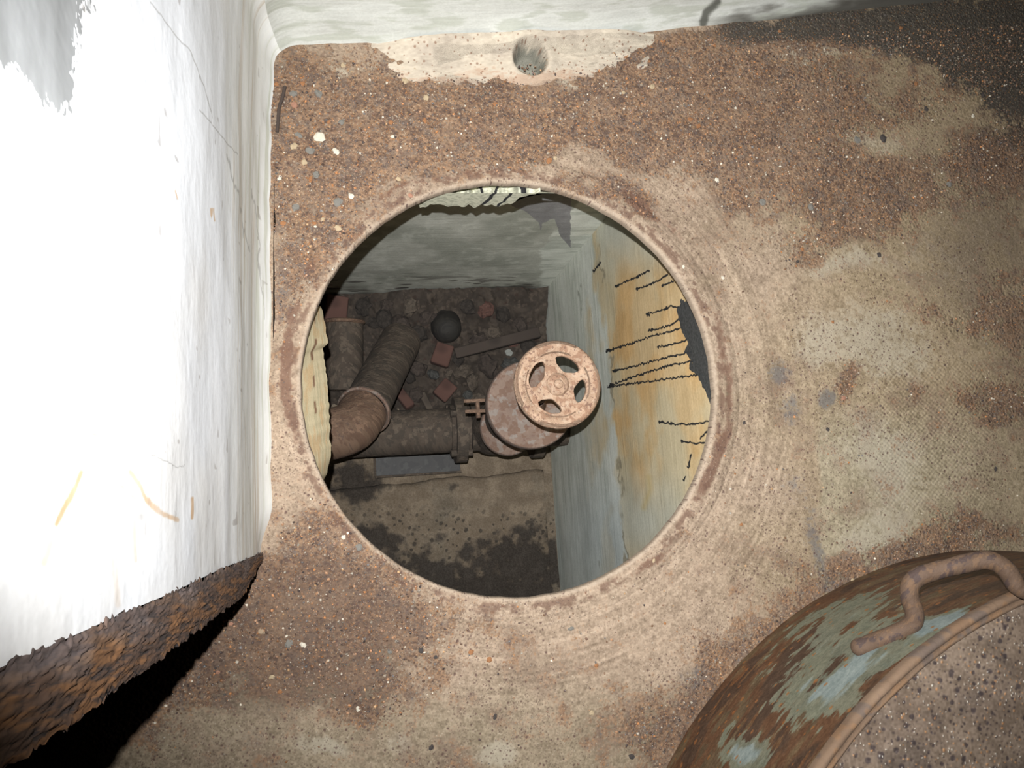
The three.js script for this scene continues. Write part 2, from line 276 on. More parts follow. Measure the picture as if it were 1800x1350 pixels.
{ // the iron rim of the opening, worn and crusted like the floor
  const prof = [[0.012, -0.013], [0.001, -0.0125], [0.0, -0.011], [0.0005, -0.002], [0.002, 0.0018], [0.006, 0.0032], [0.018, 0.0034], [0.030, 0.0026], [0.038, 0.0014], [0.043, 0.0002], [0.046, -0.002]];
  const g = grid(240, prof.length - 1, (a, b) => {
    const th = a * 2 * Math.PI, q = prof[Math.round(b * (prof.length - 1))]; const wob = (fbm(Math.cos(th) * 14 + 30, Math.sin(th) * 14, 3) - 0.5) * 0.004, wob2 = (fbm(Math.cos(th) * 60 + 30, Math.sin(th) * 60 + q[0] * 100, 2) - 0.5) * 0.0022;
    const r = HR + q[0] + wob * 0.6 + wob2 * 0.5; return V3(HC.x + r * Math.cos(th), q[1] + (q[1] > 0 ? wob2 : 0), HC.z + r * Math.sin(th));
  }, (a, b, p) => fuv(p.x, p.z));
  const o = single('manhole_rim', g, floorMat, 'worn round iron rim set around the open manhole', 'manhole rim');
}
const wallLen = [0]; for (let i = 1; i < wallPts.length; i++) wallLen.push(wallLen[i - 1] + wallPts[i].distanceTo(wallPts[i - 1]));
const CORNER = 70;                                  // index of the corner in wallPts
const cove = (h) => 0.016 * (1 - Math.min(1, h / 0.10)) ** 2.2;       // the plaster swells out to the floor
function wallNormal(i) { const a = wallPts[Math.max(0, i - 1)], b = wallPts[Math.min(wallPts.length - 1, i + 1)]; const t = b.clone().sub(a).normalize(); return V3(-t.z, 0, t.x); }
const HS = []; for (let j = 0; j <= 70; j++) HS.push(2.3 * (j / 70) ** 2.2);
function wallGeo(i0, i1, uvf) {
  const front = grid(i1 - i0, HS.length - 1, (a, b) => {
    const i = i0 + Math.round(a * (i1 - i0)), h = HS[Math.round(b * (HS.length - 1))], n = wallNormal(i), p = wallPts[i].clone(), s = wallLen[i];
    let d = cove(h) * sst(0, 0.07, s) - 0.016 + (fbm(s * 5 + 3, h * 5, 3) - 0.5) * 0.010 * sst(0.02, 0.3, h) + (fbm(s * 2.5, h * 24 + 9, 3) - 0.5) * 0.004 * sst(0.0, 0.05, h) * sst(0.5, 0.2, h);
    if (n.x < 0.5) d *= sst(0, 0.1, s);
    const base = (fbm(s * 22, 3, 3) - 0.5) * 0.008 * sst(0.06, 0, h); d += base * sst(0, 0.05, s);
    return p.addScaledVector(n, d).setY(h - 0.004);
  }, (a, b, p) => uvf(i0 + Math.round(a * (i1 - i0)), HS[Math.round(b * (HS.length - 1))]));
  const back = grid(i1 - i0, 1, (a, b) => { const i = i0 + Math.round(a * (i1 - i0)); return wallPts[i].clone().addScaledVector(wallNormal(i), -0.085).setY(b * 2.3 - 0.004); }, () => [0.9, 0.9]);
  const cap = grid(i1 - i0, 1, (a, b) => { const i = i0 + Math.round(a * (i1 - i0)); return wallPts[i].clone().addScaledVector(wallNormal(i), -0.016 - 0.069 * b).setY(2.296); }, () => [0.9, 0.9]);
  return merge([front, back, cap]);
}
// left wall paint: white limewash, worn grey patch, hairline cracks, rust runs
const WL = 0.80, WH = 1.3;
const CRACKS = [[[268, 0], [300, 45], [330, 85], [345, 125], [358, 165], [370, 205]], [[345, 190], [390, 240], [418, 270]], [[120, 745], [200, 780], [270, 805], [305, 820], [320, 815]], [[400, 270], [425, 380], [436, 440]], [[440, 330], [455, 430], [462, 560]]];
const RUNS = [[[[195, 712], [165, 750], [160, 780]], 9, .5], [[[140, 828], [118, 875], [92, 920]], 7, .9], [[[84, 935], [66, 990]], 9, .35], [[[220, 828], [245, 868], [270, 902], [308, 916]], 6, .7], [[[203, 850], [228, 876]], 3, .5], [[[337, 875], [336, 910]], 3.5, 1], [[[230, 915], [235, 985]], 6, .3], [[[180, 600], [175, 650]], 14, .35], [[[195, 980], [200, 1060]], 9, .25], [[[28, 285], [34, 340]], 8, .3], [[[225, 175], [228, 215]], 5, .3], [[[370, 365], [375, 385]], 3, .7], [[[300, 330], [304, 345]], 2.5, .8]];
const wallS = (s) => { let k = 0; while (k < wallLen.length - 2 && wallLen[k + 1] < s) k++; const t = (s - wallLen[k]) / (wallLen[k + 1] - wallLen[k]); return [wallPts[k].x + (wallPts[k + 1].x - wallPts[k].x) * t, wallPts[k].z + (wallPts[k + 1].z - wallPts[k].z) * t, k]; };
const wallMap = colourTex(1024, 1280, (sx, t, c) => {
  const s = sx * WL, h = t * WH, [x, z, k] = wallS(s), n = wallNormal(k), off = cove(h) - 0.016, p = toPx(x + n.x * off, h, z + n.z * off), u = p[0], v = p[1];
  const ok = h < 1.05;
  const n1 = fbm(s * 7, h * 7, 4), n2 = fbm(s * 30 + 8, h * 60, 4), n3 = vn(s * 500, h * 500), ln = fbm(s * 4, h * 130 + 3, 3);
  c[0] = 236; c[1] = 238; c[2] = 239; const l = (n1 - 0.5) * 10 + (n2 - 0.5) * 10 + (n3 - 0.5) * 7; c[0] += l; c[1] += l; c[2] += l;
  mixTo(c, 228, 220, 204, sst(0.52, 0.75, fbm(s * 5 + 60, h * 5 + 3, 3)) * 0.3);
  // damp, algae-streaked foot of the wall: streaks run along it
  const foot = sst(0.36, 0.06, h + (n1 - 0.5) * 0.22 + (ln - 0.5) * 0.22);
  mixTo(c, 226, 226, 216, foot * 0.6); mixTo(c, 184, 186, 162, foot * sst(0.52, 0.74, ln) * 0.5); mixTo(c, 238, 238, 230, foot * sst(0.48, 0.3, ln) * 0.4);
  mixTo(c, 182, 164, 140, sst(0.62, 0.76, fbm(s * 3 + 20, h * 90 + 40, 3)) * foot * 0.5);
  if (!ok) return;
  if (u < 190 && v < 240 && u > -60) { // bare grey patch
    const e2 = (u < 150 - v * 0.26 + (n2 - 0.5) * 60 + (n3 - 0.5) * 26) && (v < 95 + u * 1.05 + (n1 - 0.5) * 40 + (n2 - 0.5) * 60 + (n3 - 0.5) * 26) && v < 205 + (n2 - 0.5) * 50 ? 1 : 0; mixTo(c, 112, 113, 111, e2 * (0.72 + 0.25 * n2));
  }
  if (u > 0 && u < 480) for (const L of CRACKS) { const [d] = polyDist(u + (n2 - 0.5) * 14, v + (n2 - 0.5) * 10, L); if (d < 2) mixTo(c, 150, 148, 142, sst(1.5, 0.3, d) * 0.5); }
  if (u > -10 && u < 400) for (const [L, w, a] of RUNS) { const [d] = polyDist(u + (n2 - 0.5) * 12, v + (n1 - 0.5) * 14, L); if (d < w) mixTo(c, 200, 158, 112, sst(w, w * 0.3, d) * a * (0.5 + 0.6 * n2)); }
  mixTo(c, 120, 110, 100, sst(0.9, 0.95, vn(s * 90 + 4, h * 60)) * sst(0.55, 0.7, fbm(s * 18, h * 18, 2)) * 0.35);
});
const plasterBump = heightTex(768, 768, (s, t) => 0.5 + (tiled(s, t, 20, 5) - 0.5) * 0.6 + (tiled(s * 0.999, (t * 4) % 1, 8, 4) - 0.5) * 0.5);
const wallLeftMat = mat({ map: wallMap, bumpMap: plasterBump, bumpScale: 0.0016, roughness: 0.95 });
struct('wall_left', wallGeo(0, CORNER, (i, h) => [wallLen[i] / WL, h / WH]), wallLeftMat);
const BL0 = wallLen[CORNER] - 0.05, BLW = 1.9;
const backWallMap = colourTex(1024, 512, (sx, t, c) => {
  const s = BL0 + sx * BLW, h = t * 0.5, [x, z] = wallS(s), p = toPx(x, h, z), u = p[0], v = p[1];
  const n1 = fbm(s * 9, h * 9, 4), n2 = fbm(s * 20, h * 70, 4), n3 = vn(s * 500, h * 500);
  c[0] = 196; c[1] = 197; c[2] = 188; const l = (n1 - 0.5) * 26 + (n2 - 0.5) * 26 + (n3 - 0.5) * 12; c[0] += l; c[1] += l; c[2] += l;
  mixTo(c, 142, 146, 128, sst(0.5, 0.7, n2) * 0.4);
  if (h < 0.3) { mixTo(c, 60, 56, 48, sst(1220, 1330, u + (n1 - 0.5) * 120) * sst(0.045, 0.008, h - (u - 1500) * 0.00008 + (n2 - 0.5) * 0.05) * 0.85); const [d] = polyDist(u, v, [[1268, 14], [1245, 28], [1238, 42]]); if (h < 0.2 && d < 8) mixTo(c, 70, 70, 62, sst(8, 2, d + (n2 - 0.5) * 6) * 0.8); }
});
const wallBackMat = mat({ map: backWallMap, bumpMap: plasterBump, bumpScale: 0.0016, roughness: 0.95 });
struct('wall_back', wallGeo(CORNER, wallPts.length - 1, (i, h) => [(wallLen[i] - BL0) / BLW, h / 0.5]), wallBackMat);

// ---------------------------------------------------------------- corroded steel jamb on the wall's free end
{
  const B0 = V3(-0.1365, 0, 0.050), B1 = V3(-0.1370, 0, 0.0905), HH = 2.3, W = B1.z - B0.z, out = V3(1, 0, 0);
  const fib = (w, h) => { const q = h + w * 4.0; return fbm(w * 330 + 7, q * 60, 3) * 0.5 + fbm(w * 900, q * 150, 2) * 0.5; };
  const t = B1.clone().sub(B0);
  const face = grid(40, 900, (a, b) => {
    const h = HH * b ** 1.4, w = a * W, edge = sst(0, 0.08, a) * sst(1, 0.92, a);
    const d = (fib(w, h) - 0.5) * 0.0055 + 0.002 * Math.sin(a * Math.PI), e = (fib(0.02, h * 1.3) - 0.5) * 0.010 * (a < 0.5 ? sst(0.25, 0, a) : sst(0.8, 1, a));
    const tap = 0.35 + 0.65 * sst(0, 0.22, h); return B0.clone().addScaledVector(t, a * tap).addScaledVector(out, d).add(V3(0, 0, e)).setY(h - 0.002);
  }, (a, b) => [a * W, HH * b ** 1.4]);
  const back = grid(1, 40, (a, b) => V3(-0.205, HH * b, B0.z + 0.002 + a * (W * (0.35 + 0.65 * sst(0, 0.22, HH * b)) - 0.004)), () => [0, 0]);
  const end = grid(8, 500, (a, b) => V3(B1.x - a * (B1.x + 0.205), HH * b ** 1.4 - 0.002, B0.z + W * (0.35 + 0.65 * sst(0, 0.22, HH * b ** 1.4)) - 0.004 * a + (fib(0.02, HH * b ** 1.4 * 1.3) - 0.5) * 0.010 * (1 - a)), (a, b) => [a * 0.08, HH * b]);
  const cap = grid(1, 1, (a, b) => V3(-0.205 + a * 0.08, HH - 0.002, B0.z + b * W), () => [0, 0]);
  const jm = colourTex(512, 2048, (s, q, c) => {
    const w = s * 0.12, h = q * 1.2, f = fib(w, h), g = fbm(w * 150 + 30, (h + w * 4.0) * 30, 4), e = fbm(w * 30 + 50, h * 12, 3);
    c[0] = 80; c[1] = 58; c[2] = 43; mixTo(c, 46, 36, 32, sst(0.5, 0.36, f)); mixTo(c, 122, 82, 44, sst(0.48, 0.66, g) * 0.8); mixTo(c, 108, 98, 96, sst(0.58, 0.7, e) * sst(0.03, 0.008, w) * 0.6);
    mixTo(c, 80, 68, 64, sst(0.016, 0.004, w + (e - 0.5) * 0.02) * 0.6);
  });
  jm.repeat.set(1 / 0.12, 1 / 1.2);
  const o = single('door_jamb', merge([face, back, end, cap]), mat({ map: jm, roughness: 0.85 }), 'heavily flaking rusted steel jamb on the free end of the white wall', 'door jamb');
}
// ---------------------------------------------------------------- mortar fillet with the round socket, at the foot of the back wall
{
  const C = onY(932, 104), rad = 0.026;
  const g = grid(150, 80, (a, b) => {
    const x = 0.02 + a * 0.52, zb = -0.716 - (x - 0.1) * 0.075, z = zb + b * 0.095;
    const ed = (fbm(x * 16, 3, 3) - 0.5) * 0.03; let y = 0.004 * sst(0.090 + ed * 0.5, 0.045, z - zb) * sst(0.02, 0.16, x) * sst(0.53, 0.38, x + (fbm(z * 40 + x * 30, 8 + x * 10, 3) - 0.5) * 0.16) - 0.0015;
    y += 0.016 * sst(0.04, 0, z - zb) ** 2 * sst(0.02, 0.16, x) * sst(0.52, 0.42, x) + (fbm(x * 70, z * 70, 3) - 0.5) * 0.0025;
    const r = Math.hypot(x - C.x, (z - C.z) * 0.95); y += 0.004 * Math.exp(-((r - rad * 1.25) ** 2) / 0.0001); y -= 0.046 * sst(rad * 1.10, rad * 0.78, r);
    return V3(x, y, z);
  });
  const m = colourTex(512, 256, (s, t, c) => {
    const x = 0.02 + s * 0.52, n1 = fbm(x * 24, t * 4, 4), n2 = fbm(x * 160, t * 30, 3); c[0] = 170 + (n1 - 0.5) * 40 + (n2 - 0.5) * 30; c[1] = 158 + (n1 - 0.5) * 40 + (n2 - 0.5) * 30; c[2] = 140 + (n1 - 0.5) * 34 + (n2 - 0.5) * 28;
    const z = -0.716 - (x - 0.1) * 0.075 + t * 0.095, r = Math.hypot(x - C.x, z - C.z); mixTo(c, 112, 112, 100, sst(rad * 1.05, rad * 0.9, r + (n2 - 0.5) * 0.006) * 0.8);  // grey shading of the socket recess, put into the mortar colour
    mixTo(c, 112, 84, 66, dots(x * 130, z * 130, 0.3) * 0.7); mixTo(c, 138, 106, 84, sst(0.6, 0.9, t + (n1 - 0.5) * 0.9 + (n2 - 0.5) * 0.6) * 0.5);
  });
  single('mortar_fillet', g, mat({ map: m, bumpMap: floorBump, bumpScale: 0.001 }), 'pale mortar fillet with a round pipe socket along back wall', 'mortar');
}

// ---------------------------------------------------------------- the chamber below
const PX0 = -0.135, PX1 = 0.571, PZ0 = -0.62, PZ1 = 0.47, PY0 = -1.25, PY1 = -0.0145;
function slabWall(pt, nrm, n = 40, m = 40, uvf) {   // inner face with slight relief and a back face 12 cm behind, edges closed
  const f = grid(n, m, (a, b) => { const p = pt(a, b); const e = Math.min(a, 1 - a, b, 1 - b); return p  .addScaledVector(nrm, (fbm(a * 9 + 2, b * 9, 3) - 0.5) * 0.006 * sst(0, 0.05, e)); }, uvf);
  const k = grid(1, 1, (a, b) => pt(a, b).addScaledVector(nrm, -0.12), uvf);
  return merge([f, k]);
}
const pitBump = metreTex(heightTex(512, 512, (s, t) => 0.5 + (tiled(s, t, 10, 5) - 0.5) * 0.8), 0.4);
const pitStreak = heightTex(768, 768, (s, t) => 0.5 + (fbm(s * 10, t * 160, 4) - 0.5) * 0.9 + (fbm(s * 300, t * 300, 2) - 0.5) * 0.25);
// right-hand wall: ochre render above, grey brushed cement below, tar runs from the joint under the slab
const DRIPS = [[[1140, 476], [1120, 487], [1100, 495], [1083, 503]], [[1174, 484], [1150, 497], [1120, 508]], [[1185, 494], [1165, 503]], [[1056, 462], [1044, 477]], [[1196, 540], [1182, 538], [1165, 544], [1138, 553]], [[1194, 562], [1180, 572], [1160, 577], [1142, 581]], [[1200, 576], [1170, 585], [1140, 593], [1105, 605], [1067, 617]], [[1206, 598], [1180, 606], [1158, 609]], [[1214, 618], [1180, 627], [1120, 642], [1080, 653]], [[1220, 634], [1180, 642], [1120, 660], [1072, 678]], [[1234, 658], [1180, 665], [1120, 673], [1070, 680]], [[1246, 741], [1215, 746], [1190, 746], [1160, 741]], [[1238, 779], [1220, 779], [1198, 775]], [[1243, 758], [1232, 770]], [[1213, 800], [1210, 820]], [[1205, 838], [1202, 843]]];
const TAR = [[1199, 528], [1240, 540], [1275, 600], [1285, 660], [1280, 720], [1252, 715], [1241, 690], [1226, 660], [1214, 650], [1220, 636], [1206, 620], [1212, 604], [1198, 585], [1196, 560], [1190, 545]];
const rightMap = colourTex(1280, 1280, (s, t, c) => {
  const z = PZ0 + s * (PZ1 - PZ0), y = PY0 + t * (PY1 - PY0), p = toPx(PX1, y, z), u = p[0], v = p[1];
  const n1 = fbm(z * 7, y * 7, 4), n2 = fbm(z * 6, y * 70, 4), n3 = vn(z * 420, y * 420), n4 = fbm(z * 30, y * 30, 4);
  const seam = u - (1058 + (v - 480) * 0.085) + (n4 - 0.5) * 22;
  c[0] = 212; c[1] = 184; c[2] = 136;                                     // ochre
  mixTo(c, 202, 190, 156, sst(0.42, 0.62, n1) * 0.8); mixTo(c, 214, 168, 104, sst(0.48, 0.7, fbm(z * 9 + 30, y * 9 + 3, 4)) * 0.6);
  mixTo(c, 198, 198, 180, Math.max(blob(u, v, [1080, 400, 60, 60]), blob(u, v, [1130, 920, 70, 60]), blob(u, v, [1160, 400, 50, 60])) * 0.95);
  const g = sst(6, -6, seam);
  const d = [216, 218, 204]; mixTo(d, 188, 193, 178, sst(0.48, 0.68, n2) * 0.6); mixTo(d, 224, 226, 214, sst(0.5, 0.3, n2) * 0.4); mixTo(d, 206, 176, 124, sst(0.5, 0.68, n1) * sst(-70, -15, seam) * 0.6); mixTo(d, 196, 206, 204, blob(u, v, [1080, 950, 80, 80]) * 0.6);
  mixTo(c, d[0], d[1], d[2], g);
  { const q = Math.abs(seam); mixTo(c, 130, 122, 100, sst(3, 0.5, q) * sst(0.45, 0.6, fbm(z * 18, y * 4, 3)) * 0.6); }
  { const q = Math.abs(u - (1022 + (v - 560) * 0.075) + (n4 - 0.5) * 18); if (v > 480) mixTo(c, 120, 122, 108, sst(3, 0.5, q) * sst(0.5, 0.62, fbm(z * 14 + 20, y * 3, 3)) * 0.8); }
  const l = (n4 - 0.5) * 22 + (n3 - 0.5) * 14; c[0] += l; c[1] += l; c[2] += l;
  mixTo(c, 200, 176, 118, Math.max(0, 1 - polyDist(u, v, [[1141, 838], [1144, 860], [1133, 892]])[0] / 8) * 0.6);
  if (u > 1035 && v > 440 && v < 860 && u < 1300) {
    const ju = u + (vn(z * 160, y * 160) - 0.5) * 2, jv = v + (vn(z * 160 + 50, y * 160) - 0.5) * 4;
    for (const L of DRIPS) { const q = polyDist(ju, jv, L); if (q[0] < 3) { const w = 1.25 + (q[1] > 0.95 ? 0.9 : 0); if (q[0] < w + 0.6) mixTo(c, 24, 24, 24, sst(w + 0.6, w - 0.2, q[0])); } }
    if (inPoly(ju + (n4 - 0.5) * 14, jv + (n4 - 0.5) * 8, TAR)) mixTo(c, 38 + n3 * 30, 40 + n3 * 30, 40 + n3 * 30, 0.95);
  }
});
struct('wall_right', slabWall((a, b) => V3(PX1, PY0 + b * (PY1 - PY0), PZ0 + a * (PZ1 - PZ0)), V3(-1, 0, 0), 60, 60, (a, b) => [a, b]), mat({ map: rightMap, bumpMap: pitStreak, bumpScale: 0.0007 })).name = 'wall_chamber_right';
const farMap = colourTex(1024, 1024, (s, t, c) => {
  const x = PX0 + s * (PX1 - PX0), y = PY0 + t * (PY1 - PY0), p = toPx(x, y, PZ0), u = p[0], v = p[1];
  const n1 = fbm(x * 8, y * 8, 4), n2 = fbm(x * 8, y * 60, 4), n3 = vn(x * 420, y * 420), n4 = fbm(x * 40, y * 40, 4);
  c[0] = 190; c[1] = 190; c[2] = 176; mixTo(c, 160, 162, 148, sst(0.42, 0.66, n1) * 0.7); mixTo(c, 208, 208, 194, sst(0.55, 0.75, n4) * 0.4);
  const edge = u - (950 + Math.max(0, 440 - v) * 0.75) + (n4 - 0.5) * 16;     // pale brushed cement carried round the corner
  mixTo(c, 224, 226, 212, sst(-3, 6, edge)); mixTo(c, 176, 180, 166, sst(0.5, 0.68, n2) * sst(-3, 6, edge) * 0.6);
  const P = [[885, 330], [900, 362], [925, 372], [948, 392], [949, 405], [955, 390], [975, 384], [985, 415], [1003, 435], [1004, 330]];
  if (inPoly(u + (n4 - 0.5) * 5, v + (n4 - 0.5) * 5, P)) mixTo(c, 136, 134, 134, 0.85);
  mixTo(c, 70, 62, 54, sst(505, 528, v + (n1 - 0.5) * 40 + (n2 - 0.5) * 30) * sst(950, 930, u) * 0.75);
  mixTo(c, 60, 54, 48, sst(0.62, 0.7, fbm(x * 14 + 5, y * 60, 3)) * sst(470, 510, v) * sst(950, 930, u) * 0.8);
  const l = (n4 - 0.5) * 24 + (n3 - 0.5) * 14; c[0] += l; c[1] += l; c[2] += l;
});
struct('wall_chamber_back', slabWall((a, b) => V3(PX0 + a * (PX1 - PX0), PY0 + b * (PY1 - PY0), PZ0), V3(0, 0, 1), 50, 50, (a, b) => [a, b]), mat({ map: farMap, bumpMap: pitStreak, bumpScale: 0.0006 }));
const dampMat = mat({ map: speckTex(0.5, [104, 96, 84], [[70, 62, 54, 0.55, 8, 0.7], [128, 118, 100, 0.6, 12, 0.5]]), bumpMap: pitBump, bumpScale: 0.004 });
const muv = (f) => (a, b, p) => f(p);
struct('wall_chamber_left', slabWall((a, b) => V3(PX0, PY0 + b * (PY1 - PY0), PZ0 + a * (PZ1 - PZ0)), V3(1, 0, 0), 20, 20, (a, b, p) => [p.z, p.y]), dampMat);
struct('wall_chamber_front', slabWall((a, b) => V3(PX0 + a * (PX1 - PX0), PY0 + b * (PY1 - PY0), PZ1), V3(0, 0, -1), 20, 20, (a, b, p) => [p.x, p.y]), dampMat);
const pitFloorMap = colourTex(1024, 1024, (s, t, c) => {
  const x = PX0 + s * (PX1 - PX0), z = PZ0 + t * (PZ1 - PZ0), p = toPx(x, -1.21, z), u = p[0], v = p[1];
  const n1 = fbm(x * 9, z * 9, 5), n2 = fbm(x * 34, z * 34, 4), n3 = vn(x * 420, z * 420);
  c[0] = 118; c[1] = 104; c[2] = 86; mixTo(c, 136, 121, 100, sst(0.45, 0.65, n2) * 0.6); mixTo(c, 104, 96, 82, sst(0.45, 0.7, n1) * 0.6);
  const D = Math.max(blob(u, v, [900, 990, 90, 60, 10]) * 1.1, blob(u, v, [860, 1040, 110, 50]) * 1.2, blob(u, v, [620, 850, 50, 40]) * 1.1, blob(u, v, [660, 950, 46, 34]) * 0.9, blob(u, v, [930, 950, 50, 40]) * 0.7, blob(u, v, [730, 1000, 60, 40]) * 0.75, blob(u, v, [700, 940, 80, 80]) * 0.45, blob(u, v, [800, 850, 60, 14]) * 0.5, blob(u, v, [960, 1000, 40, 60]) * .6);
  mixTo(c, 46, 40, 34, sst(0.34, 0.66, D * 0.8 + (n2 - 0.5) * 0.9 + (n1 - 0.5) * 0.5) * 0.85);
  mixTo(c, 58, 52, 44, dots(x * 55 + 9, z * 55, 0.5, 0.4) * sst(870, 930, v) * 0.8);
  const l = (n3 - 0.5) * 22 + (n2 - 0.5) * 20; c[0] += l; c[1] += l; c[2] += l;
});
const pitFloorMat = mat({ map: pitFloorMap, bumpMap: pitBump, bumpScale: 0.004 });
const pitUV = (x, z) => [(x - PX0) / (PX1 - PX0), (z - PZ0) / (PZ1 - PZ0)];
{ // sunken floor, then the cement bench along the front with a slot against the wall
  const f = grid(60, 60, (a, b) => { const x = PX0 - 0.1 + a * (PX1 - PX0 + 0.2), z = PZ0 - 0.1 + b * (PZ1 - PZ0 + 0.2); return V3(x, PY0 + (fbm(x * 12, z * 12, 3) - 0.5) * 0.02, z); }, (a, b, p) => pitUV(p.x, p.z));
  const k = grid(1, 1, (a, b) => V3(PX0 - 0.1 + a * (PX1 - PX0 + 0.2), PY0 - 0.12, PZ0 - 0.1 + b * (PZ1 - PZ0 + 0.2)));
  struct('floor_chamber', merge([f, k]), pitFloorMat);
  const bz = (x) => onY(800, 840, -1.21).z - (x - 0.27) * 0.03 + (fbm(x * 14, 2, 3) - 0.5) * 0.02, bx = onY(963, 940, -1.21).x;
  const prof = [[0, -0.045], [0.0, -0.02], [0.004, -0.006], [0.014, -0.001], [0.03, 0]]; for (let i = 1; i <= 24; i++) prof.push([0.03 + i * 0.022, 0]);
  const top = grid(70, prof.length - 1, (a, b) => { const x = PX0 + a * (bx - PX0), q = prof[Math.round(b * (prof.length - 1))]; const e = sst(0, 0.03, 1 - a); return V3(x, -1.208 + q[1] + (fbm(x * 16, q[0] * 16 + 4, 3) - 0.5) * 0.012 - (1 - e) * 0.004, Math.min(PZ1 - 0.004, bz(x) + q[0])); }, (a, b, p) => pitUV(p.x, p.z));
  const side = grid(1, 20, (a, b) => V3(bx, -1.212 - a * 0.05, Math.min(PZ1 - 0.004, bz(bx) + b * 0.55)), (a, b, p) => pitUV(p.x, p.z));
  single('cement_bench', merge([top, side]), pitFloorMat, 'stained cement bench along the bottom of the chamber', 'bench');
}
// ---------------------------------------------------------------- broken collar pieces under the rim
function collar(name, label, top, bottom, thick, m, uvf, ragged) {   // top(a), bottom(a) give the two edges
  const front = grid(90, 10, (a, b) => { const p = top(a).lerp(bottom(a), b); if (b > 0.999) p.y += ragged(a); return p; }, uvf);
  const back = grid(90, 1, (a, b) => { const p = top(a).lerp(bottom(a), b).add(thick); if (b > 0.999) p.y += ragged(a) * 0.7; return p; }, uvf);
  const low = grid(90, 1, (a, b) => { const p = bottom(a); p.y += ragged(a) * (b > 0.5 ? 0.7 : 1); return b > 0.5 ? p.add(thick) : p; }, uvf);
  return single(name, merge([front, back, low]), m, label, 'collar');
}
const boardMap = colourTex(512, 1024, (s, t, c) => {
  const n1 = fbm(s * 30, t * 5, 4), n2 = fbm(s * 8 + 4, t * 8, 4), n3 = vn(s * 130, t * 260); c[0] = 214; c[1] = 198; c[2] = 160;
  mixTo(c, 190, 178, 142, sst(0.45, 0.65, n1) * 0.7); mixTo(c, 206, 160, 108, sst(0.55, 0.72, n2) * 0.4); mixTo(c, 120, 84, 60, sst(0.985, 1, 1 - Math.abs(s - 0.55 - (n2 - 0.5) * 0.12) * 0.22) * sst(0.45, 0.6, vn(4, t * 14)) * 0.9);
  const l = (n3 - 0.5) * 16; c[0] += l; c[1] += l; c[2] += l;
});
{ // left: cream render leaning inward, its lower edge broken away
  const T = (a) => { const p = onY(531 + 6 * a, 540 + a * 320, -0.022); return p.add(V3(-0.006, 0, 0)); };
  const tops = [[0, 543, 545], [0.12, 533, 580], [0.3, 526, 640], [0.6, 528, 740], [0.85, 545, 820], [1, 566, 858]];
  const bots = [[0, 564, 538], [0.12, 572, 575], [0.2, 576, 602], [0.27, 567, 612], [0.4, 573, 650], [0.55, 577, 700], [0.7, 580, 750], [0.85, 581, 800], [0.93, 575, 830], [1, 566, 852]];
  const at = (L, a) => { let k = 0; while (k < L.length - 2 && L[k + 1][0] < a) k++; const f = clamp((a - L[k][0]) / (L[k + 1][0] - L[k][0])); return [L[k][1] + (L[k + 1][1] - L[k][1]) * f, L[k][2] + (L[k + 1][2] - L[k][2]) * f]; };
  collar('render_collar', 'cream render collar with a broken lower edge under manhole rim', (a) => { const q = at(tops, a); return onY(q[0], q[1], -0.024).add(V3(-0.004, 0, 0)); }, (a) => { const q = at(bots, a); return onY(q[0] + (fbm(a * 34, 3, 4) - 0.5) * 5, q[1], -0.14); }, V3(-0.02, 0, 0), mat({ map: boardMap, roughness: 0.9 }), (a, b) => [b, a], (a) => 0);
}
{ // back: grey broken strip with two tar runs
  const m = colourTex(512, 256, (s, t, c) => {
    const n = fbm(s * 40, t * 12, 4), n3 = vn(s * 200, t * 80); c[0] = 190; c[1] = 188; c[2] = 164; mixTo(c, 150, 150, 130, sst(0.45, 0.65, n) * 0.7); const l = (n3 - 0.5) * 20; c[0] += l; c[1] += l; c[2] += l;
    for (const [q, w] of [[0.52, 0.012], [0.64, 0.010], [0.86, 0.02]]) mixTo(c, 26, 26, 26, sst(w * 1.3, w * 0.8, Math.abs(s - q - (vn(t * 5, q * 9) - 0.5) * 0.02)));
  });
  collar('render_collar', 'grey strip of broken render with tar runs hanging below back of rim', (a) => V3(0.10 + a * 0.235, -0.012, -0.474), (a) => { const u = 738 + a * 212; const k = [[0, 368], [0.08, 364], [0.3, 365], [0.45, 367], [0.65, 364], [0.75, 361], [0.86, 351], [1, 341]]; let i = 0; while (i < k.length - 2 && k[i + 1][0] < a) i++; const f = (a - k[i][0]) / (k[i + 1][0] - k[i][0]); return onZ(u, k[i][1] - 4 + (k[i + 1][1] - k[i][1]) * f + (fbm(a * 22, 7, 3) - 0.5) * 9, -0.474); }, V3(0, 0, -0.03), mat({ map: m, roughness: 0.9 }), (a, b) => [a, 1 - b], () => 0);
}

// ---------------------------------------------------------------- materials for the ironwork
const ironBump = grainBump(0.06);
const rustIron = mat({ map: speckTex(0.12, [112, 89, 71], [[90, 66, 52, 0.56, 10, 0.5], [140, 112, 90, 0.6, 14, 0.6], [84, 68, 60, 0.66, 24, 0.6]], 0.5), bumpMap: ironBump, bumpScale: 0.0016, roughness: 0.85 });
const wheelIron = mat({ map: speckTex(0.12, [178, 148, 122], [[142, 106, 82, 0.55, 8, 0.6], [196, 174, 150, 0.6, 12, 0.5], [112, 84, 70, 0.64, 26, 0.6]], 0.9), bumpMap: ironBump, bumpScale: 0.0026, roughness: 0.8 });
const discIron = mat({ map: speckTex(0.14, [128, 108, 94], [[108, 82, 66, 0.53, 9, 0.6], [144, 142, 136, 0.6, 10, 0.5], [108, 82, 72, 0.68, 22, 0.5]], 0.45), bumpMap: ironBump, bumpScale: 0.0014, roughness: 0.85 });
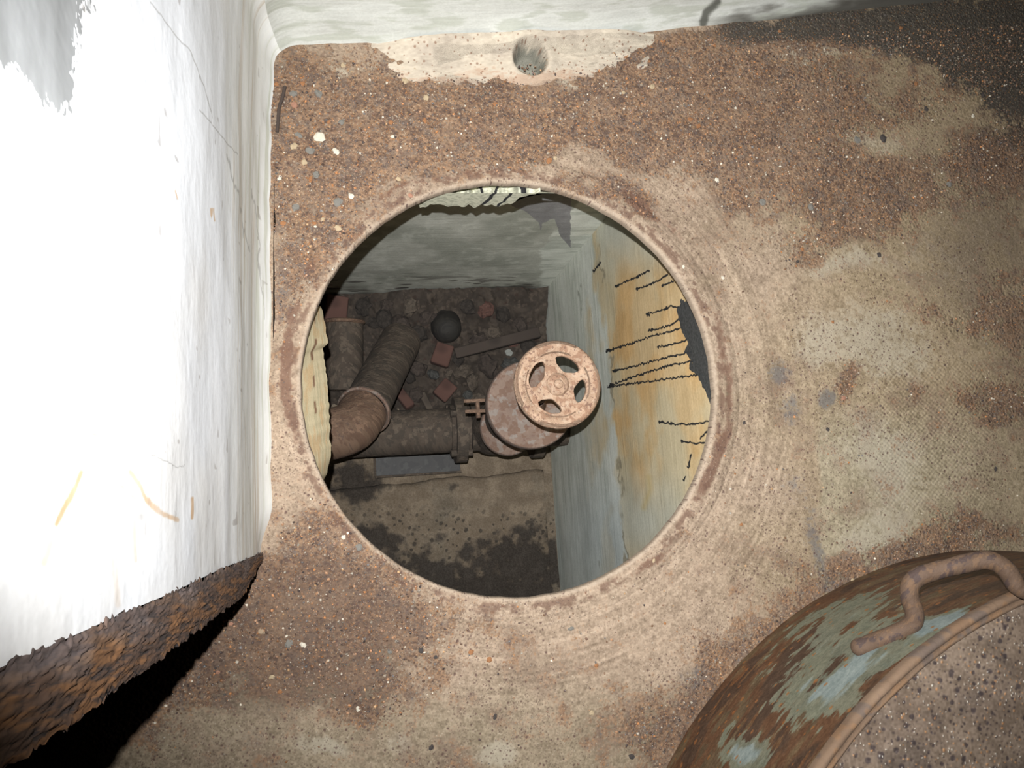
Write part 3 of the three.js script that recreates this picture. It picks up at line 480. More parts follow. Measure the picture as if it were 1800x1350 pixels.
const darkIron = mat({ map: speckTex(0.15, [84, 73, 62], [[64, 58, 50, 0.55, 9, 0.5], [112, 99, 84, 0.6, 12, 0.6]], 0.5), bumpMap: ironBump, bumpScale: 0.002, roughness: 0.9 });
// uv in metres on anything made below
function muvs(g) { const p = g.attributes.position, n = g.attributes.normal, uv = []; for (let i = 0; i < p.count; i++) { const ax = Math.abs(n.getX(i)), ay = Math.abs(n.getY(i)), az = Math.abs(n.getZ(i)); ay >= ax && ay >= az ? uv.push(p.getX(i), p.getZ(i)) : ax > az ? uv.push(p.getZ(i), p.getY(i)) : uv.push(p.getX(i), p.getY(i)); } g.setAttribute('uv', new THREE.Float32BufferAttribute(uv, 2)); return g; }
function lathe(pts, seg = 64) { return muvs(new THREE.LatheGeometry(pts.map((q) => new THREE.Vector2(q[0], q[1])), seg)); }
function box(w, h, d, r = 0.002) { return muvs(new RoundedBoxGeometry(w, h, d, 2, r)); }

// ---------------------------------------------------------------- gate valve
const VX = 0.372, VZ = -0.203, PYA = -1.045;       // stem position, pipe axis height
{
  const v = thing('gate_valve', 'rusty iron gate valve with a spoked handwheel, on the chamber pipe', 'valve', V3(VX, PYA, VZ));
  // body on the pipe, lower flange and neck
  const body = merge([
    lathe([[0.0, -0.10], [0.055, -0.09], [0.078, -0.05], [0.080, 0.0], [0.074, 0.06], [0.062, 0.11], [0.056, 0.16], [0.056, 0.19]], 48),
    muvs(cyl(V3(-0.070, 0, 0), V3(0.094, 0, 0), 0.066, 0.066, 40)),
  ]);
  mesh('body', body, darkIron, v);
  const lf = mesh('body_flange', lathe([[0.03, 0.182], [0.068, 0.182], [0.072, 0.186], [0.072, 0.200], [0.069, 0.204], [0.04, 0.205]], 64), discIron, v); lf.position.z = 0.022;
  mesh('bonnet', lathe([[0.058, 0.186], [0.060, 0.24], [0.060, 0.30], [0.056, 0.38], [0.054, 0.47]], 48), darkIron, v);
  mesh('cover_plate', lathe([[0.0, 0.466], [0.094, 0.466], [0.098, 0.470], [0.098, 0.490], [0.095, 0.494], [0.060, 0.4955], [0.030, 0.496], [0.0, 0.4962]], 72), discIron, v);
  mesh('gland', lathe([[0.03, 0.495], [0.030, 0.515], [0.022, 0.53], [0.018, 0.56], [0.014, 0.565]], 24), rustIron, v);
  mesh('stem', muvs(cyl(V3(0, 0.52, 0), V3(0, 0.745, 0), 0.0105, 0.0105, 20)), rustIron, v);
  // wheel
  const w = new THREE.Group(); w.name = 'handwheel'; w.position.set(0, 0.745, -0.006); v.add(w);
  const sh = new THREE.Shape(); sh.absarc(0, 0, 0.064, 0, Math.PI * 2, false);
  const rot = [152, 60, -18, -113];
  rot.forEach((deg, i) => {
    const h = new THREE.Path(), a0 = deg * Math.PI / 180, half = [0.60, 0.56, 0.50, 0.52][i], ro = 0.0575, ri = [0.028, 0.026, 0.031, 0.029][i], P = [];
    for (let k = 0; k <= 12; k++) { const a = a0 - half + 2 * half * k / 12; const e = 1 - 0.10 * (Math.abs(k - 6) / 6) ** 4; P.push([ro * e * Math.cos(a), ro * e * Math.sin(a)]); }
    for (let k = 0; k <= 8; k++) { const f = 1 - 2 * k / 8, a = a0 + half * 0.95 * f; const r = ri + 0.013 * f * f; P.push([r * Math.cos(a), r * Math.sin(a)]); }
    P.forEach((q, k) => k ? h.lineTo(q[0], q[1]) : h.moveTo(q[0], q[1])); h.closePath(); sh.holes.push(h);
  });
  const web = new THREE.ExtrudeGeometry(sh, { depth: 0.006, bevelEnabled: true, bevelThickness: 0.002, bevelSize: 0.0016, bevelSegments: 2, curveSegments: 40 });
  web.rotateX(-Math.PI / 2); web.translate(0, -0.004, 0); mesh('spokes', muvs(web), wheelIron, w);
  mesh('rim', lathe([[0.060, -0.006], [0.074, -0.010], [0.082, -0.006], [0.0845, 0.001], [0.082, 0.0075], [0.076, 0.0105], [0.070, 0.0095], [0.0675, 0.0068], [0.063, 0.0066], [0.060, 0.004], [0.0585, 0.0015]], 96), wheelIron, w);
  mesh('hub', lathe([[0.0, -0.016], [0.018, -0.016], [0.02, 0.0], [0.022, 0.004], [0.017, 0.008], [0.0, 0.009]], 32), wheelIron, w);
  mesh('nut', lathe([[0.0095, 0.006], [0.0095, 0.011], [0.007, 0.0145], [0.0, 0.016]], 8), wheelIron, w);
  // lug with its bolt beside the bonnet
  const a = onY(834, 706, -0.68).sub(v.position);
  mesh('lug_bar', muvs(box(0.075, 0.006, 0.008, 0.001).translate(a.x + 0.012, a.y, a.z - 0.002)), rustIron, v); mesh('lug_bar', muvs(box(0.075, 0.006, 0.008, 0.001).translate(a.x + 0.014, a.y, a.z + 0.0225)), rustIron, v);
  mesh('lug_bolt', muvs(cyl(V3(a.x + 0.007, a.y - 0.004, a.z - 0.002), V3(a.x + 0.008, a.y - 0.004, a.z + 0.038), 0.006, 0.006, 10)), rustIron, v);
}
// ---------------------------------------------------------------- pipes
{
  const z = -0.198;
  const p = thing('supply_pipe', 'straight rusty iron pipe with bolted flange lying across the chamber floor', 'pipe', V3(0, PYA, z));
  mesh('barrel', roughen(new THREE.CylinderGeometry(0.061, 0.061, 0.40, 40, 24).rotateZ(Math.PI / 2).translate(0.055, 0, 0), 0.0012, 60), darkIron, p);
  const fx = 0.272;
  for (const [dx, r, w] of [[-0.019, 0.070, 0.014], [0.0, 0.090, 0.030], [0.019, 0.070, 0.014]]) mesh('flange', muvs(cyl(V3(fx + dx - w / 2, 0, 0), V3(fx + dx + w / 2, 0, 0), r, r, 48)), darkIron, p);
  for (let i = 0; i < 4; i++) { const a = (i + 0.5) / 4 * 2 * Math.PI + 0.25; mesh('flange_bolt', muvs(cyl(V3(fx - 0.030, Math.cos(a) * 0.076, Math.sin(a) * 0.076), V3(fx + 0.0275, Math.cos(a) * 0.076, Math.sin(a) * 0.076), 0.0105, 0.0105, 6)), darkIron, p); }
  const e = thing('outlet_pipe', 'short rusty pipe stub leaving the valve into the wall', 'pipe', V3(0.51, PYA, z));
  mesh('barrel', muvs(cyl(V3(-0.04, 0, 0), V3(0.07, 0, 0), 0.058, 0.058, 36)), darkIron, e); mesh('flange', muvs(cyl(V3(-0.04, 0, 0), V3(-0.01, 0, 0), 0.088, 0.088, 40)), darkIron, e);
}
{
  const P0 = onY(704, 600, -1.13), P1 = onY(668, 668, -0.96), P2 = onY(640, 722, -0.83), P3 = onY(615, 752, -0.78), P4 = onY(560, 768, -0.76), P5 = onY(505, 776, -0.76);
  const c = new THREE.CatmullRomCurve3([P0, P1, P2, P3, P4, P5], false, 'centripetal');
  const g = thing('elbow_pipe', 'slanting rusty pipe with a raised joint ring, bending into the wall', 'pipe', P0);
  const up = new THREE.CatmullRomCurve3([P0, P1, P2], false, 'centripetal');
  const tube = (cv, n, r, m, nm) => { const t = roughen(new THREE.TubeGeometry(cv, n, r, 40), 0.0012, 70); t.translate(-P0.x, -P0.y, -P0.z); return mesh(nm, t, m, g); };
  tube(up, 40, 0.058, darkIron, 'barrel');
  const lowc = new THREE.CatmullRomCurve3([P2, P3, P4, P5], false, 'centripetal'); tube(lowc, 40, 0.060, rustIron, 'bend');
  const d = P2.clone().sub(P1).normalize().lerp(P3.clone().sub(P2).normalize(), 0.35).normalize(); const ring = new THREE.TorusGeometry(0.062, 0.0055, 12, 60); ring.applyQuaternion(new THREE.Quaternion().setFromUnitVectors(V3(0, 0, 1), d)); const q = P2.clone().sub(P0); ring.translate(q.x, q.y, q.z); mesh('joint_ring', muvs(ring), discIron, g);
  const a = onY(606, 566, -1.10), b = onY(604, 686, -1.12);
  const s = thing('drain_pipe', 'stout grey-brown pipe lying behind the slanting pipe', 'pipe', a);
  mesh('barrel', roughen(new THREE.CylinderGeometry(0.052, 0.052, 1, 36, 20, true).rotateX(Math.PI / 2).scale(1, 1, a.distanceTo(b)).translate(0, 0, a.distanceTo(b) / 2).applyQuaternion(new THREE.Quaternion().setFromUnitVectors(V3(0, 0, 1), b.clone().sub(a).normalize())), 0.0016, 50), darkIron, s);
  const rg = new THREE.TorusGeometry(0.051, 0.006, 10, 40); rg.applyQuaternion(new THREE.Quaternion().setFromUnitVectors(V3(0, 0, 1), b.clone().sub(a).normalize())); mesh('end_ring', muvs(rg), rustIron, s);
}
{ // shallow steel channel by the pipe
  const a = onY(668, 820, -1.235), b = onY(800, 812, -1.235), L = a.distanceTo(b) + 0.03, g = thing('steel_channel', 'shallow dark steel channel on the floor beside the straight pipe', 'channel', a.clone().lerp(b, 0.5).setY(-1.243));
  const ang = Math.atan2(-(b.z - a.z), b.x - a.x); g.rotation.y = ang;
  const dm = mat({ map: speckTex(0.2, [62, 60, 56], [[44, 42, 40, 0.5, 6, 0.6], [84, 84, 78, 0.64, 10, 0.5]]), roughness: 0.6 });
  mesh('bed', box(L, 0.005, 0.06, 0.001), dm, g); mesh('lip', box(L, 0.026, 0.006, 0.001).translate(0, 0.011, 0.030), darkIron, g); mesh('lip', box(L, 0.026, 0.006, 0.001).translate(0, 0.011, -0.030), darkIron, g); mesh('end_plate', box(0.006, 0.024, 0.06, 0.001).translate(-L / 2, 0.01, 0), darkIron, g);
}
// ---------------------------------------------------------------- rubble at the back of the chamber
const stoneGeos = [];
{ const r = rng(5); for (let k = 0; k < 6; k++) { const g = mergeVertices(new THREE.IcosahedronGeometry(1, 1).deleteAttribute('normal').deleteAttribute('uv')); const p = g.attributes.position; for (let i = 0; i < p.count; i++) { const f = 0.72 + r() * 0.5; p.setXYZ(i, p.getX(i) * f, p.getY(i) * f * 0.72, p.getZ(i) * f * (0.8 + 0.04 * k)); } let q = g.toNonIndexed(); q.computeVertexNormals(); stoneGeos.push(muvs(q)); } }
const rubbleTone = [[68, 59, 52], [56, 50, 44], [88, 78, 67], [92, 66, 57], [72, 71, 67]].map((c) => mat({ map: speckTex(1.5, c, [[c[0] * 0.7, c[1] * 0.7, c[2] * 0.7, 0.56, 9, 0.6], [c[0] * 1.2, c[1] * 1.2, c[2] * 1.2, 0.62, 14, 0.5]], 0.5), roughness: 0.95 }));
function bedY(x, z) { return -1.235 + 0.07 * sst(-0.27, -0.5, z) + 0.05 * sst(-0.5, -0.62, z) * sst(0.05, 0.2, x) + (fbm(x * 14 + 3, z * 14, 4) - 0.5) * 0.05; }
{
  const g = grid(140, 90, (a, b) => { const x = PX0 + 0.004 + a * (PX1 - PX0 - 0.008), z = PZ0 + 0.004 + b * 0.40; return V3(x, bedY(x, z) + (fbm(x * 60, z * 60, 3) - 0.5) * 0.03 - 0.05 * sst(0.9, 1, b), z); }, (a, b, p) => [p.x, p.z]);
  const o = mesh('rubble_bed', g, mat({ map: speckTex(0.3, [70, 61, 52], [[54, 47, 40, 0.5, 14, 0.6], [90, 78, 67, 0.64, 22, 0.7], [60, 42, 35, 0.72, 16, 0.5]], 0.7), bumpMap: pitBump, bumpScale: 0.006 }), scene.getObjectByName('floor_chamber'));
  o.userData = { kind: 'stuff', label: 'dark earth and fine debris heaped at the back of chamber' };
}
// [x, y, radius px, tone, geometry, turn, label]
const rubble = [
  [777, 624, 17, 3, 'brick', 0.35, 'reddish broken brick lump standing in the rubble below dark pot'], [784, 684, 15, 3, 'brick', 0.75, 'pinkish brick corner wedged between rubble and straight pipe'],
  [752, 702, 13, 2, 'sliver', 1.15, 'pale curved sliver of stone leaning beside pinkish brick'], [706, 690, 20, 3, 'sliver', 1.0, 'narrow red tile sliver beside the slanting pipe'],
  [592, 548, 20, 3, 'brick', 0.15, 'light red brick end resting on the stout drain pipe'], [736, 646, 15, 0], [764, 656, 13, 4], [815, 652, 18, 2], [808, 630, 12, 1], [735, 590, 18, 1], [705, 575, 20, 0], [675, 560, 18, 1], [690, 590, 14, 3], [840, 600, 18, 0], [880, 556, 17, 1], [850, 550, 16, 3], [914, 572, 14, 0],
  [930, 610, 18, 1], [860, 640, 24, 0], [900, 640, 16, 4], [835, 670, 16, 2], [825, 690, 12, 4], [750, 560, 16, 0], [820, 545, 14, 1], [720, 545, 16, 2], [680, 540, 14, 0], [655, 570, 12, 1], [735, 690, 14, 0], [720, 660, 14, 1], [845, 700, 14, 2], [791, 654, 8, 2], [640, 540, 18, 1], [900, 600, 12, 3], [870, 585, 12, 2], [705, 620, 16, 1], [725, 615, 14, 4],
];
{
  const r = rng(11);
  rubble.forEach((q, i) => {
    const y0 = -1.17, p = onY(q[0], q[1], y0), R = q[2] / F * 2.4; p.y = bedY(p.x, p.z) + R * 0.35;
    let g, name = 'rubble_stone';
    if (q[4] === 'brick') { g = box(R * 1.9, R * 1.3, R * 2.3, R * 0.16); name = 'broken_brick'; g = roughen(new RoundedBoxGeometry(R * 1.9, R * 1.3, R * 2.3, 3, R * 0.2), R * 0.14, 40 + i, i); }
    else if (q[4] === 'sliver') { g = roughen(new RoundedBoxGeometry(R * 2.9, R * 0.8, R * 0.9, 3, R * 0.2), R * 0.12, 50, i); name = 'stone_sliver'; }
    else { g = stoneGeos[i % 6].clone().scale(R * (0.85 + r() * 0.35), R * 0.9, R * (0.8 + r() * 0.4)); }
    const o = single(name, g, rubbleTone[q[3]], q[6] || ['brown', 'dark', 'buff', 'reddish', 'grey'][q[3]] + ' angular stone in the rubble ' + (q[0] > 835 ? 'around the timber batten' : q[0] < 712 ? 'behind the slanting pipe' : q[1] > 635 ? 'between the bricks and straight pipe' : 'around the dark pot'), 'stone', q[6] ? undefined : 'stones in the rubble heap');
    if (name === 'broken_brick') o.userData.category = 'brick';
    o.position.copy(p); o.rotation.set((r() - 0.5) * 0.5, q[5] !== undefined ? -q[5] : r() * 6, (r() - 0.5) * 0.5); if (q[4] === 'brick') o.position.y += R * 0.35;
  });
  // dark pot lying on its side, and a timber batten
  const c = onY(786, 564, -1.12), o = thing('clay_pot', 'dark rounded pot half buried in the rubble heap', 'pot', V3(c.x, bedY(c.x, c.z) - 0.01, c.z));
  const pot = lathe([[0.0, 0.075], [0.02, 0.073], [0.036, 0.06], [0.043, 0.04], [0.045, 0.015], [0.048, 0.0], [0.054, -0.004], [0.054, -0.012], [0.046, -0.014]], 32);
  mesh('bowl', pot, mat({ map: speckTex(0.2, [46, 43, 38], [[34, 31, 28, 0.55, 8, 0.6]]), roughness: 0.8 }), o); o.rotation.x = 0.5;
  const a = onY(800, 622, -1.13), b = onY(948, 584, -1.10), L = a.distanceTo(b);
  const t = thing('timber_batten', 'weathered timber batten lying across the rubble to the right wall', 'batten', a.clone().lerp(b, 0.5));
  const tb = roughen(new RoundedBoxGeometry(L, 0.022, 0.03, 4, 0.004), 0.002, 60); mesh('batten', tb, rubbleTone[0], t); t.quaternion.setFromUnitVectors(V3(1, 0, 0), b.clone().sub(a).normalize());
  const pw = single('plaster_flake', stoneGeos[2].clone().scale(0.012, 0.004, 0.012), mat({ color: 0x8f9088 }), 'small pale plaster flake below the timber batten', 'flake'); const pp = onY(898, 616, -1.12); pw.position.set(pp.x, bedY(pp.x, pp.z) + 0.03, pp.z);
}
// ---------------------------------------------------------------- round steel tank at lower right
const TC = V3(0.940, 0, 0.765), TR = 0.638, TH = 0.310;
{
  const g = thing('steel_tank', 'low round steel tank with flaking green paint and a bar handle', 'tank', TC);
  const PAINT = [[1490, 1180, 50, 22, -30, 1.15], [1450, 1215, 36, 20, -40, .9], [1560, 1120, 60, 18, -25, .8], [1665, 1096, 44, 14, -14, 1.3], [1730, 1080, 40, 10, -14, .7], [1310, 1325, 30, 30, -50, 1.1], [1380, 1240, 40, 40, -40, .55], [1600, 1140, 50, 14, -24, .7], [1420, 1150, 70, 40, -35, .5], [1520, 1060, 60, 18, -22, .35], [1480, 1240, 50, 14, -36, .8], [1500, 1100, 70, 30, -28, .45]];
  const a0 = Math.PI, aw = Math.PI * 1.1;    // half the side faces the room
  const sideMap = colourTex(2048, 512, (s, t, c) => {
    const a = a0 + (s - 0.5) * aw + Math.PI * 0.20, x = TC.x + TR * Math.cos(a), z = TC.z + TR * Math.sin(a), y = t * TH, p = toPx(x, y, z), u = p[0], v = p[1], w = a * TR;
    const n1 = fbm(w * 14, y * 40, 4), n2 = fbm(w * 30 + 9, y * 120, 4), n3 = vn(w * 460, y * 620), n4 = fbm(w * 70, y * 180, 3);
    c[0] = 84; c[1] = 56; c[2] = 35; mixTo(c, 58, 43, 32, sst(0.5, 0.36, n1) * 0.8); mixTo(c, 116, 72, 38, sst(0.54, 0.7, n2) * 0.7); mixTo(c, 76, 75, 58, sst(0.48, 0.64, n2 * 0.6 + n1 * 0.4) * 0.55);
    const m = sum(PAINT, u + (n1 - 0.5) * 50, v + (n1 - 0.5) * 34);
    const k = sst(0.36, 0.5, m + (n2 - 0.5) * 0.9 + (n4 - 0.5) * 0.5); mixTo(c, 106, 113, 97, k * 0.8); mixTo(c, 122, 134, 132, sst(0.72, 1.0, m + (n2 - 0.5) * 0.5) * 0.85);
    mixTo(c, 138, 84, 40, dots(w * 60 + 4, y * 90, 0.22) * 0.7);
    const l = (n3 - 0.5) * 22 + (n4 - 0.5) * 26; c[0] += l; c[1] += l * 0.9; c[2] += l * 0.8;
  });
  const side = grid(160, 24, (s, t) => { const a = a0 + (s - 0.5) * aw + Math.PI * 0.20, r = TR + (fbm(a * 14, t * 3, 3) - 0.5) * 0.004; return V3(Math.cos(a) * r, t * TH, Math.sin(a) * r); });
  const sideMat = mat({ map: sideMap, bumpMap: sideMap, bumpScale: 0.0012, roughness: 0.6 });
  mesh('side', side, sideMat, g);
  mesh('rear_side', grid(100, 1, (s, t) => { const a = a0 + Math.PI * 0.20 + aw / 2 + s * (2 * Math.PI - aw); return V3(Math.cos(a) * TR, t * TH, Math.sin(a) * TR); }), darkIron, g);
  const topMap = colourTex(1024, 1024, (s, t, c) => {
    const x = (s - 0.5) * 2 * TR, z = (t - 0.5) * 2 * TR, p = toPx(TC.x + x, TH, TC.z + z), u = p[0], v = p[1], R = Math.hypot(x, z) / TR;
    const n1 = fbm(x * 8, z * 8, 4), n2 = fbm(x * 50, z * 50, 4), n3 = vn(x * 420, z * 420);
    c[0] = 122; c[1] = 105; c[2] = 88; mixTo(c, 100, 84, 70, sst(0.45, 0.65, n1) * 0.6); mixTo(c, 84, 72, 62, sst(0.5, 0.7, fbm(x * 20, z * 20 + 4, 3)) * 0.6);
    mixTo(c, 56, 46, 45, dots(x * 74, z * 74, 0.65, 0.32) * 0.8); mixTo(c, 62, 50, 46, dots(x * 150 + 4, z * 150, 0.55) * 0.7); mixTo(c, 190, 134, 84, dots(x * 160 + 9, z * 160, 0.2) * 0.7); mixTo(c, 230, 224, 208, dots(x * 230 + 70, z * 230, 0.16) * 0.85);
    const l = (n3 - 0.5) * 30 + (n2 - 0.5) * 36; c[0] += l; c[1] += l * 0.95; c[2] += l * 0.9;
  });
  const top = grid(120, 40, (s, t) => { const a = s * 2 * Math.PI, r = t * (TR - 0.012); return V3(Math.cos(a) * r, TH - 0.006 + (fbm(Math.cos(a) * r * 50 + 9, Math.sin(a) * r * 50, 3) - 0.5) * 0.003, Math.sin(a) * r); }, (s, t, p) => [p.x / (2 * TR) + 0.5, p.z / (2 * TR) + 0.5]);
  mesh('top_plate', top, mat({ map: topMap, bumpMap: topMap, bumpScale: 0.003, roughness: 0.85 }), g);
  const lipMat = mat({ map: speckTex(0.2, [116, 94, 74], [[92, 80, 72, 0.55, 8, 0.7], [132, 98, 66, 0.6, 10, 0.5]], 0.5), bumpMap: ironBump, bumpScale: 0.001 });
  mesh('lip', grid(240, 8, (s, t) => { const a = s * 2 * Math.PI, q = [[0.002, -0.014], [0.004, -0.004], [0.002, 0.0015], [-0.002, 0.003], [-0.0055, 0.0005], [-0.008, -0.003], [-0.011, -0.001], [-0.014, -0.002], [-0.017, -0.007]][Math.round(t * 8)]; const r = TR + q[0] + (fbm(a * 40, q[0] * 300, 2) - 0.5) * 0.002; return V3(Math.cos(a) * r, TH + q[1], Math.sin(a) * r); }, (s, t, p) => [s * 2.87, t * 0.02]), lipMat, g);
  const handleIron = mat({ map: speckTex(0.1, [88, 68, 52], [[54, 42, 42, 0.6, 10, 0.6], [112, 84, 58, 0.62, 16, 0.5]], 0.4), bumpMap: ironBump, bumpScale: 0.001, roughness: 0.8 });
  // handle of bent bar, its flat tails welded along the side
  const onTank = (px, py, extra = 0) => { const d = ray(px, py), R = TR + extra; const A = d.x * d.x + d.z * d.z, B = -2 * (d.x * TC.x + d.z * TC.z), C = TC.x ** 2 + TC.z ** 2 - R * R; const k = (-B - Math.sqrt(B * B - 4 * A * C)) / (2 * A); return V3(0, H, 0).addScaledVector(d, k).sub(TC); };
  const r0 = 0.011, tail = onTank(1512, 1138, r0 * 0.5), foot = onTank(1614, 1096, r0 * 0.6), foot2 = onTank(1795, 1044, r0 * 0.6), tail2 = onTank(1850, 1030, r0 * 0.5);
  const outw = foot.clone().lerp(foot2, 0.5).setY(0).normalize();
  const cA = foot.clone().addScaledVector(outw, 0.060).lerp(foot2, 0.06), cB = foot2.clone().addScaledVector(outw, 0.052).lerp(foot, 0.03);
  { // keep the bar level with the photograph's height above the floor
    const pts = []; const bend = (p, a, b, r) => { const q = a.clone().sub(p).normalize().multiplyScalar(r).add(p), w = b.clone().sub(p).normalize().multiplyScalar(r).add(p); const z = new THREE.QuadraticBezierCurve3(q, p, w); for (let i = 0; i <= 6; i++) pts.push(z.getPoint(i / 6)); };
    pts.push(tail); bend(foot, tail, cA, 0.018); bend(cA, foot, cB, 0.028); bend(cB, cA, foot2, 0.028); bend(foot2, cB, tail2, 0.018); pts.push(tail2);
    const cv = new THREE.CatmullRomCurve3(pts, false, 'centripetal');
    mesh('handle', roughen(new THREE.TubeGeometry(cv, 120, r0, 16), 0.001, 90), handleIron, g);
    for (const q of [tail, tail2]) { const s = new THREE.SphereGeometry(r0 * 1.05, 14, 10); s.translate(q.x, q.y, q.z); mesh('weld', roughen(s, 0.0012, 120), handleIron, g); }
    console.log('handle px', [tail, foot, cA, cB, foot2].map((p) => { const q = toPx(p.x + TC.x, p.y, p.z + TC.z); return q.map(Math.round).join(','); }).join(' | '), 'y', foot.y.toFixed(3), foot2.y.toFixed(3));
  }
}
// ---------------------------------------------------------------- loose things on the floor
{ // bent wire in the corner
  const P = [[501, 152], [497, 170], [491, 188], [489, 210], [487, 232]].map((q) => onY(q[0], q[1], 0.004));
  single('bent_wire', new THREE.TubeGeometry(new THREE.CatmullRomCurve3(P), 30, 0.0026, 8), mat({ color: 0x3b3029 }), 'short dark bent wire on the gravelly floor by wall corner', 'wire');
}
const pebMat = { white: mat({ color: 0xb6ae9c }), cream: mat({ color: 0x9a886c }), grey: mat({ color: 0x68645c }), dark: mat({ color: 0x38322e }), orange: mat({ color: 0x845a38 }), buff: mat({ color: 0x8c7860 }), rose: mat({ color: 0x8a6450 }) };
const pebbles = [ // photo x, y, radius in photo pixels, tone, label when it stands alone
  [562, 241, 12, 'white', 'large cream-white stone chip on the rusty gravel near wall corner'], [591, 267, 9, 'white', 'bright white stone chip just below the cream-white chip'], [1260, 316, 6, 'white', 'small white chip above the right side of manhole'], [1365, 1134, 5, 'white', 'small white chip beside the base of steel tank'],
  [826, 93, 11, 'dark', 'dark stone bedded in pale mortar left of round socket'], [1552, 243, 11, 'dark', 'largest black stone on the right-hand floor'], [1506, 246, 10, 'grey', 'flat grey stone left of the largest black stone'], [1098, 76, 4, 'dark', 'tiny black stone in mortar spot near back wall'], [1668, 324, 8, 'grey', 'dark grey chip on a pale floor spot'], [870, 1260, 6, 'dark', 'dark grey pebble on the floor below the manhole'],
  [631, 962, 8, 'grey', 'bluish white chip at the lower left edge of manhole'], [604, 944, 5, 'white'], [594, 355, 10, 'grey'], [560, 165, 10, 'grey'], [515, 165, 9, 'grey'], [526, 238, 9, 'grey'], [545, 265, 9, 'grey'], [600, 215, 7, 'grey'], [556, 307, 8, 'grey'], [520, 365, 8, 'grey'],
  [712, 142, 8, 'cream'], [749, 172, 7, 'cream'], [517, 258, 8, 'cream'], [535, 285, 7, 'cream'], [491, 313, 6, 'white'], [617, 345, 7, 'white'], [701, 316, 6, 'cream'], [567, 386, 6, 'cream'], [595, 402, 8, 'cream'], [690, 240, 5, 'white'], [518, 185, 8, 'rose'], [603, 115, 6, 'cream'], [730, 122, 6, 'cream'],
  [747, 212, 7, 'orange'], [687, 215, 6, 'orange'], [546, 315, 7, 'orange'], [722, 345, 6, 'rose'], [498, 392, 6, 'orange'], [552, 392, 5, 'orange'], [578, 215, 5, 'orange'], [486, 148, 5, 'orange'], [532, 147, 6, 'orange'], [870, 183, 6, 'orange'], [965, 284, 8, 'orange'], [976, 278, 5, 'cream'],
  [1213, 210, 7, 'orange'], [1228, 222, 7, 'orange'], [1048, 84, 5, 'orange'], [1256, 80, 5, 'orange'], [1096, 163, 5, 'cream'], [1146, 152, 7, 'cream'], [1293, 190, 4, 'white'], [1370, 55, 5, 'orange'], [1488, 153, 6, 'dark'], [1628, 192, 7, 'dark'], [1727, 168, 8, 'dark'], [1766, 157, 7, 'dark'], [1471, 212, 5, 'dark'], [1710, 204, 6, 'white'], [1742, 52, 6, 'dark'], [1583, 50, 6, 'orange'], [1610, 148, 6, 'orange'], [1340, 355, 9, 'grey'], [1425, 365, 9, 'grey'], [1545, 448, 7, 'dark'], [1402, 460, 5, 'dark'], [1410, 438, 5, 'orange'], [1455, 755, 5, 'dark'], [1308, 743, 5, 'dark'], [1464, 566, 4, 'orange'], [1483, 700, 6, 'rose'], [1750, 825, 6, 'dark'], [1303, 922, 4, 'orange'], [1004, 1105, 7, 'grey'], [860, 1160, 6, 'orange'], [828, 1146, 6, 'orange'], [766, 1155, 4, 'dark'], [1048, 1170, 5, 'orange'], [740, 1143, 6, 'dark'], [685, 1146, 5, 'grey'], [508, 1132, 8, 'grey'], [478, 1190, 6, 'cream'], [533, 1134, 7, 'white'], [406, 1097, 5, 'rose'], [383, 1182, 4, 'rose'], [492, 1216, 5, 'orange'], [460, 1110, 7, 'buff'], [758, 1314, 6, 'dark'], [1040, 1253, 6, 'cream'], [1110, 1330, 7, 'dark'], [1148, 985, 5, 'cream'], [1200, 470, 5, 'white'], [1270, 488, 5, 'white'], [895, 296, 4, 'orange'], [1500, 1022, 8, 'cream'], [630, 1246, 5, 'white'], [1480, 1185, 0, 'grey']];
{
  const r = rng(31); const colourName = { white: 'white', cream: 'cream', grey: 'grey', dark: 'dark', orange: 'orange-brown', buff: 'buff', rose: 'dull red' };
  for (const [u, v, s, tone, lab] of pebbles) {
    if (!s) continue; const p = onY(u, v), R = s / F * 1.0, o = single('pebble', stoneGeos[Math.floor(r() * 6)], pebMat[tone], lab || `small ${colourName[tone]} pebble ${u < 640 && v < 420 ? 'in the rusty gravel by the wall corner' : v < 135 ? 'on the floor along the back wall' : u < 1000 && v < 420 ? 'on the rusty floor between manhole and back wall' : u > 1400 && v < 420 ? 'on the dim floor right of the gravel patch' : v < 420 ? 'on the gravel patch above manhole edge' : u < 700 ? 'on the dark soil beside the jamb' : u < 1180 ? 'on the bare floor before the manhole' : 'on the dusty floor between manhole and tank'}`, 'pebble', lab ? undefined : `${colourName[tone]} pebbles on the floor`);
    const k = Math.hypot(p.x - HC.x, p.z - HC.z) < HR + 0.045 ? 0.003 : 0; o.position.set(p.x, k + R * 0.10, p.z); o.scale.set(R, R * 0.5, R * (0.75 + r() * 0.4)); o.rotation.y = r() * 6.28;
  }
}
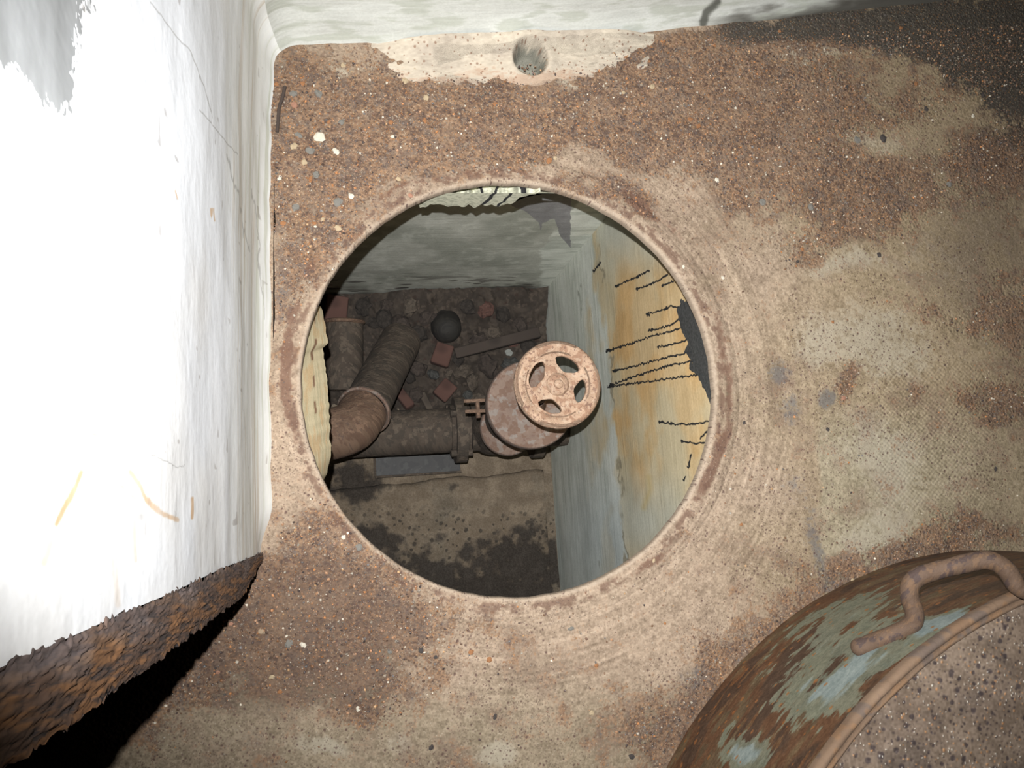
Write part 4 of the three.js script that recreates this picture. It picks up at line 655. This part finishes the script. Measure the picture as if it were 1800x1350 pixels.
{ // grit: far too much to count
  const r = rng(99), g = mergeVertices(new THREE.IcosahedronGeometry(1, 0).deleteAttribute('normal').deleteAttribute('uv')); { const p = g.attributes.position; for (let i = 0; i < p.count; i++) { const f = 0.75 + r() * 0.5; p.setXYZ(i, p.getX(i) * f, p.getY(i) * f * 0.7, p.getZ(i) * f); } }
  const gg = g.toNonIndexed(); gg.computeVertexNormals();
  const N = 30000, im = new THREE.InstancedMesh(gg, mat({ color: 0xffffff, roughness: 0.55 }), N), d = new THREE.Object3D(), col = new THREE.Color();
  const tones = [[138, 106, 82], [112, 86, 70], [166, 126, 94], [178, 122, 76], [84, 70, 64], [150, 136, 118], [216, 204, 182], [116, 110, 106], [190, 152, 110], [146, 112, 90]], wts = [0.24, 0.44, 0.6, 0.68, 0.78, 0.85, 0.90, 0.93, 0.965, 1];
  let n = 0, guard = 0;
  while (n < N && guard++ < 900000) {
    const x = -0.3 + r() * 1.65, z = -0.86 + r() * 1.4; if (Math.hypot(x - HC.x, z - HC.z) < HR + 0.004) continue;
    if (x < -0.112 && z < 0.06) continue; if (z < -0.70 - (x - 0.1) * 0.085) continue; if (Math.hypot(x - TC.x, z - TC.z) < TR + 0.004) continue; if (x < -0.122 + 0 && z < 0.05 - (x + 0.122) * 1.24 + 0.006) continue;
    const M = floorMasks(x, z), k = sst(0.25, 0.9, M[2] + (fbm(x * 40, z * 40, 3) - 0.5) * 0.5); if (r() > 0.035 + k * 0.95) continue;
    const s = 0.0006 + 0.0019 * r() ** 3.2; const onRim = Math.hypot(x - HC.x, z - HC.z) < HR + 0.04 ? 0.003 : 0;
    d.position.set(x, onRim + s * 0.25, z); d.rotation.set(r() * 6, r() * 6, r() * 6); d.scale.setScalar(s); d.updateMatrix(); im.setMatrixAt(n, d.matrix);
    const q = r(); let t = 0; while (wts[t] < q) t++; const c = tones[t], j = 0.62 + r() * 0.36; col.setRGB(c[0] / 255 * j, c[1] / 255 * j, c[2] / 255 * j, THREE.SRGBColorSpace); im.setColorAt(n, col); n++;
  }
  im.count = n; im.name = 'floor_grit'; im.castShadow = im.receiveShadow = true; im.userData = { kind: 'stuff', label: 'loose rusty grit strewn over the concrete floor', category: 'grit' }; scene.add(im); console.log('grit', n);
}
renderer.render(scene, camera);
